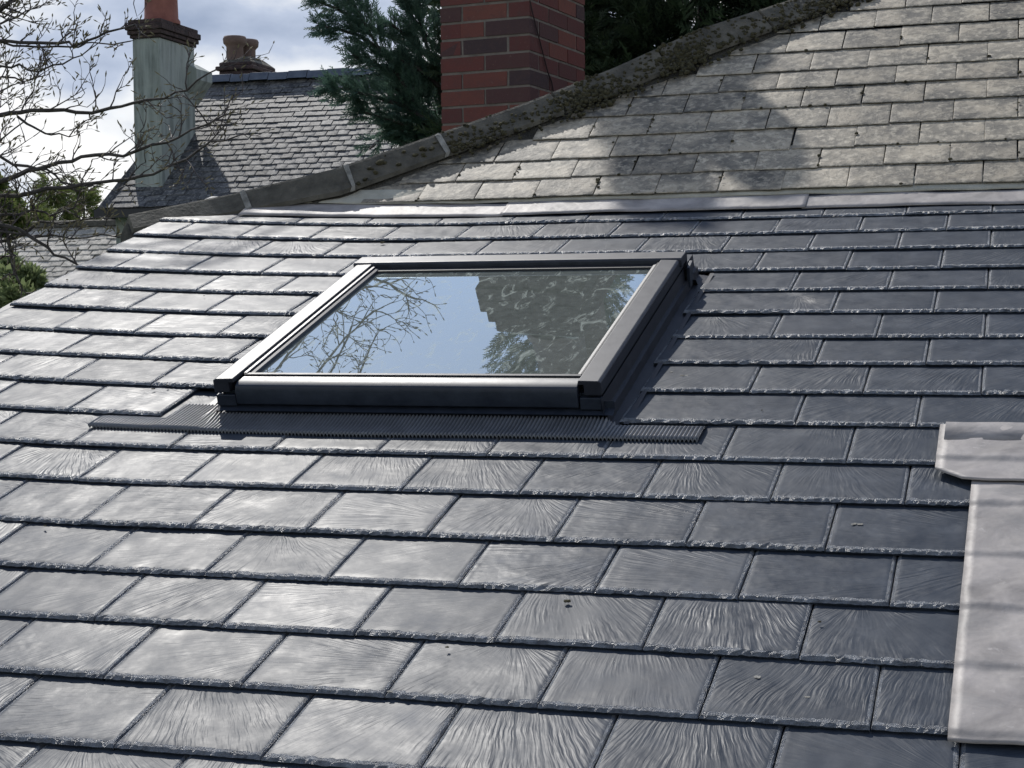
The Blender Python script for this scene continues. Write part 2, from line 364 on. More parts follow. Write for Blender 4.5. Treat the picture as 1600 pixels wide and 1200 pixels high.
# --- a slate: x across, y up the slope, z out of the roof; tail edge at y = 0
def slate_mesh(name, w, L, th, tilt, m, seed, rag=0.75, nx=34, bev=0.006, side=0.0045, tail=0.013):
    rd = random.Random(seed); rag = rag * rd.uniform(0.4, 1.15)
    xs = [0, 0, side * 0.5, side + 0.002] + [side + 0.002 + (w - 2 * side - 0.004) * i / nx for i in range(1, nx)] + [w - side - 0.002, w - side * 0.5, w, w]
    K = len(xs); cdrop = [th, th * 0.38, th * 0.10, 0] + [0] * (nx - 1) + [0, th * 0.10, th * 0.38, th]
    rows = [('d', 0.004, th), ('c', 0.0005, th * 0.55), ('b', tail * 0.45, th * 0.13), ('a', tail, 0.0), ('t', 0.03, 0), ('t', L * 0.2, 0), ('t', L * 0.38, 0), ('t', L * 0.6, 0), ('t', L, 0)]
    wob = [rd.uniform(-1, 1) for _ in range(K)]; slow = [math.sin(i * 0.35 + seed) + 0.6 * math.sin(i * 0.9 + seed * 2.1) for i in range(K)]
    vs = []
    for k, (t, y, d) in enumerate(rows):
        for i, x in enumerate(xs):
            z = -max(d, cdrop[i]); yy = y; xx = x
            edge = i < 2 or i > K - 3
            if t in 'abc':
                yy += rag * (0.0016 * slow[i] + {'a': 0.0062, 'b': 0.0032, 'c': 0.0014}[t] * rd.uniform(-1, 1))
                if not edge: z += rag * {'a': 0.0010, 'b': 0.0026, 'c': 0.0024}[t] * rd.uniform(-1, 1) * th / 0.012
            if t == 't' and y < L * 0.55:
                if i in (3, K - 4): xx += rag * 0.0022 * rd.uniform(-1, 1)
                if i in (1, 2, K - 3, K - 2): z += rag * 0.0012 * rd.uniform(-1, 1)
                if 3 < i < K - 4: z += 0.0003 * slow[i] * rag
            vs.append((xx, max(0, yy), z - tilt * yy))
    fs = []; sm = []
    for k in range(len(rows) - 1):
        for i in range(K - 1):
            fs.append((k * K + i, k * K + i + 1, (k + 1) * K + i + 1, (k + 1) * K + i)); sm.append(k >= 3 and 2 < i < K - 4)
    me = bpy.data.meshes.new(name); me.from_pydata(vs, [], fs); me.materials.append(m)
    me.polygons.foreach_set('use_smooth', sm)
    if m is M_NEW:
        me.materials.append(M_EDGE); nf = K - 1
        me.polygons.foreach_set('material_index', [1 if (q // nf in (1, 2) or (q // nf > 2 and (q % nf in (1, 2) or q % nf in (K - 4, K - 3)))) else 0 for q in range(len(fs))])
    me.update(); return me
TH = 0.0110; TILT = TH / G
cache = {}
def cached(kind, w, L, th, tilt, m, nvar, **kw):
    w = round(w, 3); key = (kind, w, random.randrange(nvar))
    if key not in cache: cache[key] = slate_mesh(kind, w, L, th, tilt, m, len(cache) * 7 + 3, **kw)
    return cache[key]
def frame(o, xa, ya, za): 
    M = Matrix((xa, ya, za)).transposed().to_4x4(); M.translation = o; return M
VOFF = {-6: -0.05, -5: -0.08, -4: -0.06, -3: -0.07, -2: -0.085, -1: -0.065, 0: 0.05, 1: 0.04, 2: 0.08, 3: 0.07, 4: 0.05, 5: 0.03, 6: 0.04, 7: 0.04, 8: 0.01, 9: 0.04, 10: 0.0, 11: -0.06, 12: 0.0}
VOFF[-7] = -0.05; VOFF[-8] = -0.05
VOFF = {k: x * 0.75 for k, x in VOFF.items()}
extra = MB()
nslate = 0
def place_slate(r, u0, u1):
    global nslate
    v = (r + VOFF.get(r, 0)) * G + random.uniform(-0.0012, 0.0012)
    gap = 0.0022; w = u1 - u0 - gap
    if w < 0.03: return
    um = (u0 + u1) / 2; dh = (lift(um + 0.05) - lift(um - 0.05)) / 0.1
    L = 2 * G + 0.02
    if r >= 11: L = min(L, VTOP - v - 0.005)
    me = cached('slate', w, L, TH, TILT, M_NEW, 18 if abs(w - (W - gap)) < 0.001 else 1)
    a = random.gauss(0, 0.0035)
    xa = (XU + N1 * dh + V1 * a * 0.5).normalized(); ya = (V1 - XU * a * 0.5 + N1 * random.gauss(0, 0.004)).normalized(); za = xa.cross(ya).normalized(); ya = za.cross(xa)
    pos = P1(u0 + gap / 2, v, lift(u0) + random.uniform(-0.0008, 0.0012))
    M = frame(pos, xa, ya, za)
    if u0 < 2.3 and r >= -6:
        link('slate', me, lower, M); nslate += 1
    else:
        extra.add([M @ q.co for q in me.vertices], [tuple(p.vertices) for p in me.polygons])
VERGE = -0.885
for r in range(-8, 12):
    par = 0.5 if r % 2 else 0.0
    js = sorted({VERGE} | {(k + par) * W for k in range(-3, 24)} | set())
    js = [j for j in js if j >= VERGE]
    if js[1] - js[0] < 0.13: js.pop(1)            # slate and a half at the verge
    if 2 <= r <= 7:       # the slates cut against the window are slate-and-a-half where they would be slivers
        js = [j for j in js if not (1.118 < j < 1.118 + 0.14 and r % 2 == 0)]
    for a, b in zip(js[:-1], js[1:]):
        if 2 <= r <= 7:
            CL, CR = (0.062, 1.118)
            if r == 2: CL = 0.025
            if a < CL < b: b = CL
            if a < CR < b: a = CR
            if a >= CL and b <= CR: continue
            if b - a < 0.06 and b > CR: b = b; 
        if r == 9: pass
        place_slate(r, a, b)
e = extra.build('slate', M_NEW, lower); e['kind'] = 'stuff'

# --- flashing strip of lead along the break of the two slopes, mortar fillet above it
def strip(name, u0, u1, v0, v1, m, seed, w0=0.004, w1=0.012, nu=60, amp=0.003, parent=lower, wob=0.006):
    rd = random.Random(seed); mb = MB(); nv = 5; vs = []
    ph = [rd.uniform(0, 6) for _ in range(4)]
    for j in range(nv + 1):
        for i in range(nu + 1):
            u = u0 + (u1 - u0) * i / nu; t = j / nv
            e0 = wob * (math.sin(u * 7 + ph[0]) + 0.6 * math.sin(u * 19 + ph[1])) * (1 - t)
            v = v0 + (v1 - v0) * t + e0
            vs.append(P1(u, v, lift(u) + w0 + (w1 - w0) * t + amp * math.sin(u * 11 + ph[2] + t * 2) + amp * 0.6 * math.sin(u * 31 + ph[3])))
    n = nu + 1; fs = [(j * n + i, j * n + i + 1, (j + 1) * n + i + 1, (j + 1) * n + i) for j in range(nv) for i in range(nu)]
    b = len(vs); vs += [p - N1 * 0.003 for p in vs[:]]
    fs += [(c + b, d_ + b, a_ + b, b_ + b)[::-1] for a_, b_, c, d_ in []]
    fs += [(i, b + i, b + i + 1, i + 1) for i in range(nu)]
    fs += [(j * n, (j + 1) * n, b + (j + 1) * n, b + j * n) for j in range(nv)] + [(j * n + nu, b + j * n + nu, b + (j + 1) * n + nu, (j + 1) * n + nu) for j in range(nv)]
    mb.add(vs, fs); return mb.build(name, m, parent, smooth=True)
FV0, FV1 = 11.38 * G, 12.05 * G
for k, (a, b) in enumerate([(-0.62, 0.33), (0.32, 1.315), (1.305, 2.32), (2.31, 3.3), (3.29, 4.3), (4.29, 5.9)]):
    strip('lead_flashing', a, b, FV0 + random.uniform(-.003, .003), FV1, M_LEAD, 40 + k, 0.003 + 0.003 * (k % 2), 0.016 + 0.002 * (k % 2), nu=70, amp=0.0008, wob=0.003)
strip('mortar_fillet', -0.5, 5.9, FV1 - 0.016, FV1 + 0.06, M_MORTAR, 77, 0.020, 0.046, nu=400, amp=0.0012, wob=0.003)

# --- old upper slope
def hipu(y):        # plan line of the hip on the old slope
    return -0.257 + (y - 2.138) * 1.33
ub = MB()
V2TOP = 3.05
def hl(v): return hipu((O2 + V2 * v).y) + 0.02
ub.hexa([P2(hl(-0.02), -0.02, -0.10), P2(6.0, -0.02, -0.10), P2(6.0, V2TOP, -0.10), P2(hl(V2TOP), V2TOP, -0.10),
         P2(hl(-0.02), -0.02, -0.016), P2(6.0, -0.02, -0.016), P2(6.0, V2TOP, -0.016), P2(hl(V2TOP), V2TOP, -0.016)])
upper = ub.build('upper_roof', M_DARK, house); upper['label'] = 'steeper old roof slope of weathered lichen-covered slates'
OV = [0.024, 0.16, 0.293, 0.447, 0.602, 0.75, 0.893, 1.055, 1.228, 1.395, 1.55, 1.705, 1.86, 2.01]
OV += [OV[-1] + 0.15 * (k + 1) for k in range(6)]
OW = 0.2055; extra = MB()
for r, v0 in enumerate(OV):
    par = 0.5 if r % 2 else 0.0
    for k in range(-10, 26):
        u0 = 0.817 + (k + par) * OW + random.gauss(0, 0.0010); w = OW - 0.002
        hu = hl(v0 + 0.07) 
        if u0 + w < hu - 0.01: continue
        v = v0 + 0.018 * (u0 - 1.2) * (1 if r else 0.6) + random.gauss(0, 0.002)
        L = 0.16 if r == len(OV) - 1 else 0.17 if r == 0 else 0.30
        me = cached('old_slate', w, L, 0.0045, 0.0062 / 0.152, M_OLD, 8, rag=0.5, nx=10, tail=0.006, side=0.002)
        a = random.gauss(0, 0.004); xa = (XU + V2 * a).normalized(); ya = (V2 - XU * a + N2 * random.gauss(0, 0.0025)).normalized(); za = xa.cross(ya).normalized(); ya = za.cross(xa)
        M = frame(P2(u0, v, random.uniform(-0.0006, 0.001)), xa, ya, za)
        if u0 < 2.3 and r < 12: link('slate', me, upper, M)
        else: extra.add([M @ q.co for q in me.vertices], [tuple(p.vertices) for p in me.polygons])
e = extra.build('slate', M_OLD, upper); e['kind'] = 'stuff'
# back slopes of the old roof
ridge0 = P2(hl(V2TOP), V2TOP, 0.0); bs = MB()
hA, hB = P2(hl(-0.02) - 0.03, -0.02, -0.02), P2(hl(V2TOP) - 0.03, V2TOP, -0.02)
bs.hexa([hA + Vector((0, 0, -0.1)), hB + Vector((0, 0, -0.1)), hB + Vector((-2.6, 1.6, -2.4)), hA + Vector((-1.6, 1.4, -1.5)),
         hA, hB, hB + Vector((-2.6, 1.6, -2.3)), hA + Vector((-1.6, 1.4, -1.4))])
rB = P2(6.0, V2TOP, -0.02)
bs.hexa([hB + Vector((0, 0, -.1)), rB + Vector((0, 0, -.1)), rB + Vector((0, 3, -2.3)), hB + Vector((-2.6, 3, -2.3)),
         hB, rB, rB + Vector((0, 3, -2.2)), hB + Vector((-2.6, 3, -2.2))])
bs.build('back_roof', M_FAR, house)

# --- hip tiles
CP = [((198, 336), (211, 371), 1), ((362, 303), (376, 347), 1), ((522, 264), (540, 321), 2), ((675, 212), (702, 261), 2), ((812, 164), (850, 208), 2),
      ((957, 107), (1000, 150), 2), ((1094, 45), (1120, 101), 2), ((1240, -2), (1290, 32), 2)]
HC, HBs = [], []
for c, b, pl in CP:
    B = hit(*b, O1 if pl == 1 else O2, N1 if pl == 1 else N2); HBs.append(B)
    d = (B - CAM).dot(FWD) + 0.09; HC.append(at(*c, d))
HC.append(HC[-1] * 2 - HC[-2] + (HC[-2] - HC[-1]) * 0.0); HBs.append(HBs[-1] * 2 - HBs[-2])
HC.append(HC[-1] * 2 - HC[-2]); HBs.append(HBs[-1] * 2 - HBs[-2])
cum = [0]
for a, b in zip(HC[:-1], HC[1:]): cum.append(cum[-1] + (b - a).length)
def hipat(s):
    s = max(0, min(cum[-1] - 1e-4, s)); k = max(i for i in range(len(cum) - 1) if cum[i] <= s); t = (s - cum[k]) / (cum[k + 1] - cum[k])
    return HC[k].lerp(HC[k + 1], t), HBs[k].lerp(HBs[k + 1], t)
def sfor(px):    # arc length where the crest passes a column of the photograph
    for i in range(2000):
        s = cum[-1] * i / 2000; c = hipat(s)[0] - CAM
        if 800 + 1000 * FOC * c.dot(RIGHT) / c.dot(FWD) >= px: return s
def hip_prof(s, drop=0.0):
    c, b = hipat(s); q = c + (b - c) * 0.60; h = Vector((b.x - c.x, b.y - c.y, 0)); 
    back = Vector((c.x - h.x * 1.1, c.y - h.y * 1.1, q.z - 0.02))
    return [back - Vector((0, 0, .02)), back, c.lerp(back, 0.12) + Vector((0, 0, -.002)), c, c.lerp(q, 0.12) + Vector((0, 0, .002)), q, q - Vector((0, 0, 0.016)), q - Vector((0, 0, 0.018)) - h * 0.25]
hb = MB(); pr = []
nn = 120
for i in range(nn + 1):
    c, b = hipat(cum[-1] * i / nn); h = Vector((b.x - c.x, b.y - c.y, 0)); q = c + (b - c) * 0.60; jt = random.uniform(-.006, .006)
    hn = h.normalized()
    pr.append([Vector((c.x - h.x, c.y - h.y, b.z - 0.06)), Vector((c.x - h.x * .8, c.y - h.y * .8, q.z - .02)), c - Vector((0, 0, .03)), q - Vector((0, 0, 0.01)) - h * 0.22 + hn * jt, b - h * 0.05 + hn * jt * 0.6 + Vector((0, 0, -.03))])
for i in range(nn):
    for k in range(4): hb.quad(pr[i][k], pr[i][k + 1], pr[i + 1][k + 1], pr[i + 1][k])
hb.f.append(tuple(range(0, 3)) ) if False else None
hb.add(pr[0], [(0, 1, 2, 3, 4)])
hip = hb.build('hip_bedding', M_BED, house); hip['label'] = 'dark mortar bedding under the mossy hip tiles'
joints = [0, sfor(378), sfor(540), sfor(682)]
while joints[-1] < cum[-1] - 0.2: joints.append(joints[-1] + 0.46)
for k, (a, b) in enumerate(zip(joints[:-1], joints[1:])):
    b = min(b, cum[-1]); mb = MB(); n = 10; P = [hip_prof(a + 0.006 + (b - a - 0.012) * i / n) for i in range(n + 1)]
    for i in range(n):
        for j in range(7): mb.quad(P[i][j], P[i][j + 1], P[i + 1][j + 1], P[i + 1][j])
    mb.add(P[0], [tuple(range(8))]); mb.add(P[n], [tuple(range(8))[::-1]])
    mb.build('ridge_tile', M_CONC, hip)
for s in joints[1:4]:
    mb = MB(); n = 3; P = []
    for i in range(n + 1):
        p = hip_prof(s - 0.008 + 0.016 * i / n); c = hipat(s)[0]
        p = [q + (q - c).normalized() * 0.0 + Vector((random.uniform(-.006, .006), 0, 0.001 + random.uniform(-.003, .004))) + Vector((0.003, -0.004, 0)) for q in p]; P.append(p)
    for i in range(n):
        for j in range(7): mb.quad(P[i][j], P[i][j + 1], P[i + 1][j + 1], P[i + 1][j])
    mb.build('mortar_joint', M_WHITEMORTAR, hip)

# moss on the hip and on the old slates
ico = []
def ico_verts():
    import bmesh
    bm = bmesh.new(); bmesh.ops.create_icosphere(bm, subdivisions=1, radius=1)
    v = [tuple(x.co) for x in bm.verts]; f = [tuple(p.index for p in q.verts) for q in bm.faces]; bm.free(); return v, f
IV, IF = ico_verts()
def blob(mb, p, r, flat=0.55, nrm=Vector((0, 0, 1)), jit=0.25):
    q = nrm.to_track_quat('Z', 'Y')
    mb.add([p + q @ Vector((v[0] * r * random.uniform(1 - jit, 1 + jit), v[1] * r * random.uniform(1 - jit, 1 + jit), v[2] * r * flat * random.uniform(1 - jit, 1 + jit))) for v in IV], IF)
ms = MB(); s3, s2 = sfor(690), sfor(545)
def wing(s, t):
    c, b = hipat(s); q = c + (b - c) * 0.60; return c.lerp(q, t), (q - c)
wn_ = None
for k in range(3200):
    s = s3 + (sfor(1240) + 0.3 - s3) * random.random(); 
    dens = 0.5 + 0.5 * math.sin(s * 9 + 2 * math.sin(s * 3.3))
    if random.random() > 0.22 + 0.60 * dens ** 1.3: continue
    t = min(1.5, abs(random.gauss(0.78, 0.38))); p, d = wing(s, t); nr = (N2 + Vector((-.4, 0, .3))).normalized()
    blob(ms, p, random.uniform(0.003, 0.010) * (1.2 if dens > .6 else 1), random.uniform(.6, 1.1), nr, .4)
for px, t, r in [(572, .55, .016), (590, .42, .020), (577, .75, .012), (612, .8, .013), (625, .3, .010), (640, .62, .014), (655, .5, .017), (650, .75, .012), (665, .6, .015), (560, .9, .012), (672, .35, .012), (600, .2, .006), (548, .95, .01)]:
    s = sfor(px); p, d = wing(s, t)
    for _ in range(5): blob(ms, p + Vector((random.gauss(0, .3), random.gauss(0, .3), random.gauss(0, .2))) * r, r * random.uniform(.5, .8), 0.7, Vector((-.2, -.4, 1)).normalized())
e = tag(ms.build('moss', M_MOSS, hip, smooth=True), kind='stuff')
ms = MB()
for r in range(len(OV) - 6):
    for k in range(-6, 9):
        u = 0.817 + (k + (0.5 if r % 2 else 0)) * OW
        if u < hl(OV[r]) + 0.1 or random.random() > 0.45: continue
        for _ in range(random.choice((1, 1, 2, 4))):
            blob(ms, P2(u + random.gauss(0, 0.003), OV[r] + 0.018 * (u - 1.2) + random.uniform(0.0, 0.11), 0.001), random.uniform(0.003, 0.0085), 0.5, N2)
for _ in range(26):
    r = random.randrange(9); u = random.uniform(0.4, 2.2)
    if u > hl(OV[r]) + .1: blob(ms, P2(u, OV[r] + 0.018 * (u - 1.2) + 0.001, 0.0), random.uniform(0.004, 0.008), 0.6, N2)
tag(ms.build('moss', M_MOSS, upper, smooth=True), kind='stuff')

# --- skylight
sk = MB(); fr = lambda x, y, z: P1(x, y, z)
U0, U1, B0, B1 = 0.155, 1.087, 0.392, 1.385      # outer faces of the casing
WT = 0.092
sk.box(fr, U0 + .012, U0 + .05, B0 + .012, B1 - .01, -0.10, WT - .034)
sk.box(fr, U1 - .05, U1 - .012, B0 + .012, B1 - .01, -0.10, WT - .034)
sk.box(fr, U0 + .0505, U1 - .0505, B0 + .012, B0 + .05, -0.10, WT - .034)
sk.box(fr, U0 + .0505, U1 - .0505, B1 - .05, B1 - .01, -0.10, WT - .034)
skyl = sk.build('skylight', M_DARKF, house, bevel=0.002)
skyl['label'] = 'large dark grey framed roof window set in the new slates'
def rail(prof, a, b, axis, name, m, bev=0.0025):
    # prof: list of (across, height) closed; swept along axis from a to b
    mb = MB(); n = len(prof)
    f = (lambda s, p: P1(p[0], s, p[1])) if axis == 'v' else (lambda s, p: P1(s, p[0], p[1]))
    vs = [f(a, p) for p in prof] + [f(b, p) for p in prof]
    fs = [(i, (i + 1) % n, n + (i + 1) % n, n + i) for i in range(n)] + [tuple(range(n))[::-1], tuple(range(n, 2 * n))]
    mb.add(vs, fs); return mb.build(name, m, skyl, bevel=bev)
# side covers: flat top, outer lip, step down to the inside
def side_prof(o, s):   # o outer coordinate, s = +1 pointing inward
    return [(o, WT - .034), (o, WT - .004), (o + s * .006, WT), (o + s * .052, WT + .001), (o + s * .054, WT - .010), (o + s * .040, WT - .010), (o + s * .040, WT - .034)]
rail(side_prof(U0, 1), B0 - .004, B1 - .028, 'v', 'side_cover', M_FRAME)
rail(side_prof(U1, -1), B0 - .004, B1 - .028, 'v', 'side_cover', M_FRAME)
# inner sash beads beside the glass
rail([(U0 + .0545, WT - .022), (U0 + .0545, WT - .004), (U0 + .064, WT - .004), (U0 + .064, WT - .022)], B0 + .05, B1 - .07, 'v', 'sash_bead', M_DARKF, .0015)
rail([(U0 + .0665, WT - .022), (U0 + .0665, WT - .008), (U0 + .076, WT - .010), (U0 + .076, WT - .022)], B0 + .05, B1 - .07, 'v', 'sash_bead', M_FRAME, .0015)
rail([(U1 - .0545, WT - .022), (U1 - .0545, WT - .004), (U1 - .059, WT - .004), (U1 - .059, WT - .022)], B0 + .05, B1 - .07, 'v', 'sash_bead', M_RUBBER, .001)
rail([(U1 - .0605, WT - .022), (U1 - .0605, WT - .007), (U1 - .070, WT - .009), (U1 - .070, WT - .022)], B0 + .05, B1 - .07, 'v', 'sash_bead', M_FRAME, .0015)
# bottom cover: top face, rounded nose, tall dark front
rail([(B0 + .006, 0.026), (B0 - .006, 0.030), (B0 - .008, WT - .028), (B0 - .002, WT - .016), (B0 + .012, WT - .010), (B0 + .044, WT - .010), (B0 + .044, WT - .03), (B0 + .011, WT - .036), (B0 + .010, 0.026)], U0 + .0545, U1 - .0545, 'u', 'bottom_cover', M_DARKF)
rail([(B0 + .0455, WT - .03), (B0 + .0455, WT - .006), (B0 + .060, WT - .007), (B0 + .063, WT - .012), (B0 + .063, WT - .022)], U0 + .056, U1 - .056, 'u', 'bottom_bead', M_FRAME, .0015)
for a, b in ((U0 + .002, U0 + .052), (U1 - .052, U1 - .002)):
    rail([(B0 - .003, 0.024), (B0 - .003, WT - .040), (B0 + .011, WT - .040), (B0 + .011, 0.024)], a, b, 'u', 'corner_block', M_DARKF)
# top hood
rail([(B1 - .078, WT - .020), (B1 - .076, WT + .001), (B1 - .070, WT + .005), (B1 - .006, WT + .003), (B1, WT - .004), (B1, 0.0), (B1 - .010, 0.0), (B1 - .010, WT - .020)], U0 - .006, U1 + .006, 'u', 'top_cover', M_FRAME, .003)
rail([(B1 - .104, WT - .030), (B1 - .100, WT - .012), (B1 - .079, WT - .010), (B1 - .079, WT - .030)], U0 + .056, U1 - .056, 'u', 'hood_shade_bar', M_RUBBER, .0005)  # near-black bar put in as the band of shade under the hood
rail([(B1 - .030, 0.0), (B1 - .030, WT - .036), (B1 + .020, WT - .030), (B1 + .020, 0.0)], U1 + .0075, U1 + .016, 'u', 'top_cover', M_DARKF, .001)
# glass
def glass_mat():
    m, nt, b = mat('window_glass'); L = nt.links
    v, oi = objvec(nt, False); out = nt.nodes['Material Output']
    fz = N(nt, 'ShaderNodeFresnel'); fz.inputs['IOR'].default_value = 2.1
    gl = N(nt, 'ShaderNodeBsdfGlossy'); gl.inputs['Roughness'].default_value = 0.0; gl.inputs['Color'].default_value = (0.80, 0.93, 1.0, 1)
    tr = N(nt, 'ShaderNodeBsdfTransparent'); tr.inputs['Color'].default_value = (0.30, 0.33, 0.32, 1)
    ms = N(nt, 'ShaderNodeMixShader'); L.new(mth(nt, 'MULTIPLY', fz.outputs[0], 2.1, clamp=True), ms.inputs[0]); L.new(tr.outputs[0], ms.inputs[1]); L.new(gl.outputs[0], ms.inputs[2])
    df = N(nt, 'ShaderNodeBsdfDiffuse'); df.inputs['Color'].default_value = (0.52, 0.56, 0.49, 1)
    st = N(nt, 'ShaderNodeMapping'); st.inputs['Scale'].default_value = (9, 4, 4); st.inputs['Rotation'].default_value = (0, 0, 0.5); L.new(v, st.inputs[0])
    a = rmp(nt, noise(nt, st.outputs[0], 2.5, 8, 0.72, 1.5), [(0.54, (0,) * 3), (0.72, (0.5,) * 3)])
    d = mth(nt, 'ADD', mth(nt, 'MULTIPLY', a, 1.1), mth(nt, 'MULTIPLY_ADD', noise(nt, v, 45, 4, 0.7), 0.20, 0.07))
    bp = N(nt, 'ShaderNodeBump'); bp.inputs['Strength'].default_value = 0.02; bp.inputs['Distance'].default_value = 0.0006
    L.new(noise(nt, v, 14, 2, 0.5), bp.inputs['Height']); L.new(bp.outputs[0], gl.inputs['Normal']); gl.inputs['Roughness'].default_value = 0.006
    m2 = N(nt, 'ShaderNodeMixShader'); L.new(d, m2.inputs[0]); L.new(ms.outputs[0], m2.inputs[1]); L.new(df.outputs[0], m2.inputs[2])
    L.new(m2.outputs[0], out.inputs[0]); return m
gp = MB(); gp.box(fr, U0 + .070, U1 - .064, B0 + .058, B1 - .06, WT - .032, WT - .018)
gp.build('glass_pane', glass_mat(), skyl)
tf = MB()
for (a, za), (b_, zb) in [((B1 + .002, .012), (B1 + .03, -.012)), ((B1 + .03, -.012), (1.60, -.018))]:
    tf.quad(P1(.10, a, za), P1(1.112, a, za), P1(1.112, b_, zb), P1(.10, b_, zb))
tf.build('top_flashing', M_FRAME, skyl)
# room below the window
rw = MB(); z0 = -1.3
for (a, b, c, d_) in [((.18, .43), (.18, 1.38), 0, 0), ((1.08, .43), (1.08, 1.38), 0, 0), ((.18, .43), (1.08, .43), 0, 0), ((.18, 1.38), (1.08, 1.38), 0, 0)]:
    rw.quad(P1(*a, -.10), P1(*b, -.10), P1(*b, -.10) + Vector((0, 0, z0)), P1(*a, -.10) + Vector((0, 0, z0)))
rw.quad(P1(.18, .43, -.1) + Vector((0, 0, z0)), P1(1.08, .43, -.1) + Vector((0, 0, z0)), P1(1.08, 1.38, -.1) + Vector((0, 0, z0)), P1(.18, 1.38, -.1) + Vector((0, 0, z0)))
rw.build('light_well', M_PLASTER, skyl)
# side flashings: upstand and trough
for u_in, s, top in ((U1 - .002, 1, 1.50), (U0 + .002, -1, 1.42)):
    mb = MB(); pts = [(0, .052), (.003, .018), (.012, .016), (.014, -.008), (.044, -.012), (.046, -.004), (.058, -.004)] if s > 0 else [(0, .05), (.004, -.014), (.06, -.016), (.062, -.012), (.08, -.012)]
    n = 14
    for i in range(n):
        v_s = B0 + (.035 if s < 0 else -.01); va, vb = v_s + (top - v_s) * i / n, v_s + (top - v_s) * (i + 1) / n
        for (a, za), (b, zb) in zip(pts[:-1], pts[1:]):
            mb.quad(P1(u_in + s * a, va, za), P1(u_in + s * b, va, zb), P1(u_in + s * b, vb, zb), P1(u_in + s * a, vb, za))
    mb.build('side_flashing', M_FRAME, skyl)
# apron, plain part then corrugated part
ap = MB(); prof = [(B0 + .011, .040), (B0 + .010, .024), (B0 + .002, .021), (B0 - .012, .016)]
for (a, za), (b, zb) in zip(prof[:-1], prof[1:]): ap.quad(P1(0.156, a, za), P1(1.11, a, za), P1(1.11, b, zb), P1(0.156, b, zb))
ap.build('apron_flashing', M_DARKF, skyl)
cr = MB(); pitch = 0.0088; n0 = int((1.318 + .138) / pitch); per = 6; vs = []; L_ = 7
for j in range(L_ + 1):
    for i in range(n0 * per + 1):
        u = -0.138 + pitch * i / per; t = j / L_
        vtop = 0.42 if (u < 0.025 or u > 1.118) else 0.47 if u < 0.15 else 0.386
        vb = 0.288 + 0.010 * max(0, (.25 - u) / .4); v = vb + (vtop - vb) * t + (0.003 * math.sin(u * 9) if j == 0 else 0)
        sag = 0.006 * math.exp(-((u - 0.0) / .12) ** 2)
        dip = -0.012 * min(1, max(0, (v - .362) / .028)) if (u < 0.03 or u > 1.112) else 0
        vs.append(P1(u, v, dip + 0.0070 - TILT * (v - 1.03 * G) + lift(u) + 0.0085 * (abs(math.cos(math.pi * i / per)) - .5) + (0.018 * max(0, t - .35) ** 1.3 if 0.12 < u < 1.1 else 0)))
n = n0 * per + 1; fs = [(j * n + i, j * n + i + 1, (j + 1) * n + i + 1, (j + 1) * n + i) for j in range(L_) for i in range(n - 1)]
b = len(vs); vs += [p - N1 * 0.0045 for p in vs[:n]]; fs += [(i, b + i, b + i + 1, i + 1) for i in range(n - 1)]
cr.add(vs, fs); cr.build('corrugated_flashing', M_CORR, skyl, smooth=True)

# --- bits of moss and grit lying on the new slates
db = MB()
for (x, y, r_) in [(597, 379, .009), (127, 525, .004), (885, 937, .006), (108, 455, .004), (320, 468, .003), (1190, 640, .003), (72, 822, .004), (700, 1010, .003), (1280, 970, .004), (240, 610, .004), (262, 604, .004), (500, 380, .003)]:
    p = hit(x, y, O1, N1)
    for _ in range(4): blob(db, p + N1 * lift(p.x) + Vector((random.gauss(0, .4), random.gauss(0, .4), -.3)) * r_, r_ * random.uniform(.4, .8), .5, N1)
tag(db.build('debris', M_MOSS, lower), kind='stuff')
dp = MB()
for (x, y, r_) in [(1338, 815, .009), (1262, 1086, .006), (1182, 1052, .007), (1065, 583, .009), (1048, 577, .006), (610, 1080, .006)]:
    p = hit(x, y, O1, N1); ph = (p.dot(V1) / G) % 1
    for _ in range(5): blob(dp, p - N1 * (TH * min(ph, .95) * .8) + Vector((random.gauss(0, .6), random.gauss(0, .25), 0)) * r_, r_ * random.uniform(.3, .6), .06, N1)
tag(dp.build('bird_dropping', M_WHITEMORTAR, lower), kind='stuff')
# --- lead strip on the right
def leadsheet(name, outline_u, v0, v1, base, nv, parent=lower, cut=None):
    mb = MB(); nu = 26; vs = []
    for j in range(nv + 1):
        v = v0 + (v1 - v0) * j / nv
        for i in range(nu + 1):
            ua, ub_ = outline_u(v); t = i / nu; u = ua + (ub_ - ua) * t
            # drape over the slate steps
            rr = v / G; ph = rr - math.floor(rr - VOFF.get(round(rr), 0)) - VOFF.get(round(rr), 0); ph = min(max(ph, 0), 1)
            step = -TH * ph if ph > 0.0 else 0
            stp = -TH * (ph if ph < 0.92 else 0.92 * (1 - (ph - 0.92) / 0.08))
            h = base + 0.004 + stp * 0.6 + 0.0014 * math.sin(u * 23 + v * 9) * math.sin(v * 31 + u * 7) + 0.0008 * math.sin(u * 61 - v * 43)
            vs.append(P1(u, v, h))
    n = nu + 1; fs = [(j * n + i, j * n + i + 1, (j + 1) * n + i + 1, (j + 1) * n + i) for j in range(nv) for i in range(nu)]
    b = len(vs); vs += [p - N1 * 0.004 for p in vs]
    fs += [(i, b + i, b + i + 1, i + 1) for i in range(nu)] + [(j * n, (j + 1) * n, b + (j + 1) * n, b + j * n) for j in range(nv)]
    mb.add(vs, fs); return mb.build(name, M_LEAD, parent, smooth=True)
o = leadsheet('lead_flashing', lambda v: (1.868 + 0.012 * (0.1 - v) * -0.9, 2.32), -0.790, 0.16, 0.004, 170)
o['label'] = 'pale lead strip running down the slates at the right edge'
def capu(v):
    if v < 0.14: return (1.803 + (0.14 - v) / 0.047 * 0.05, 2.34)
    return (1.799, 2.34)
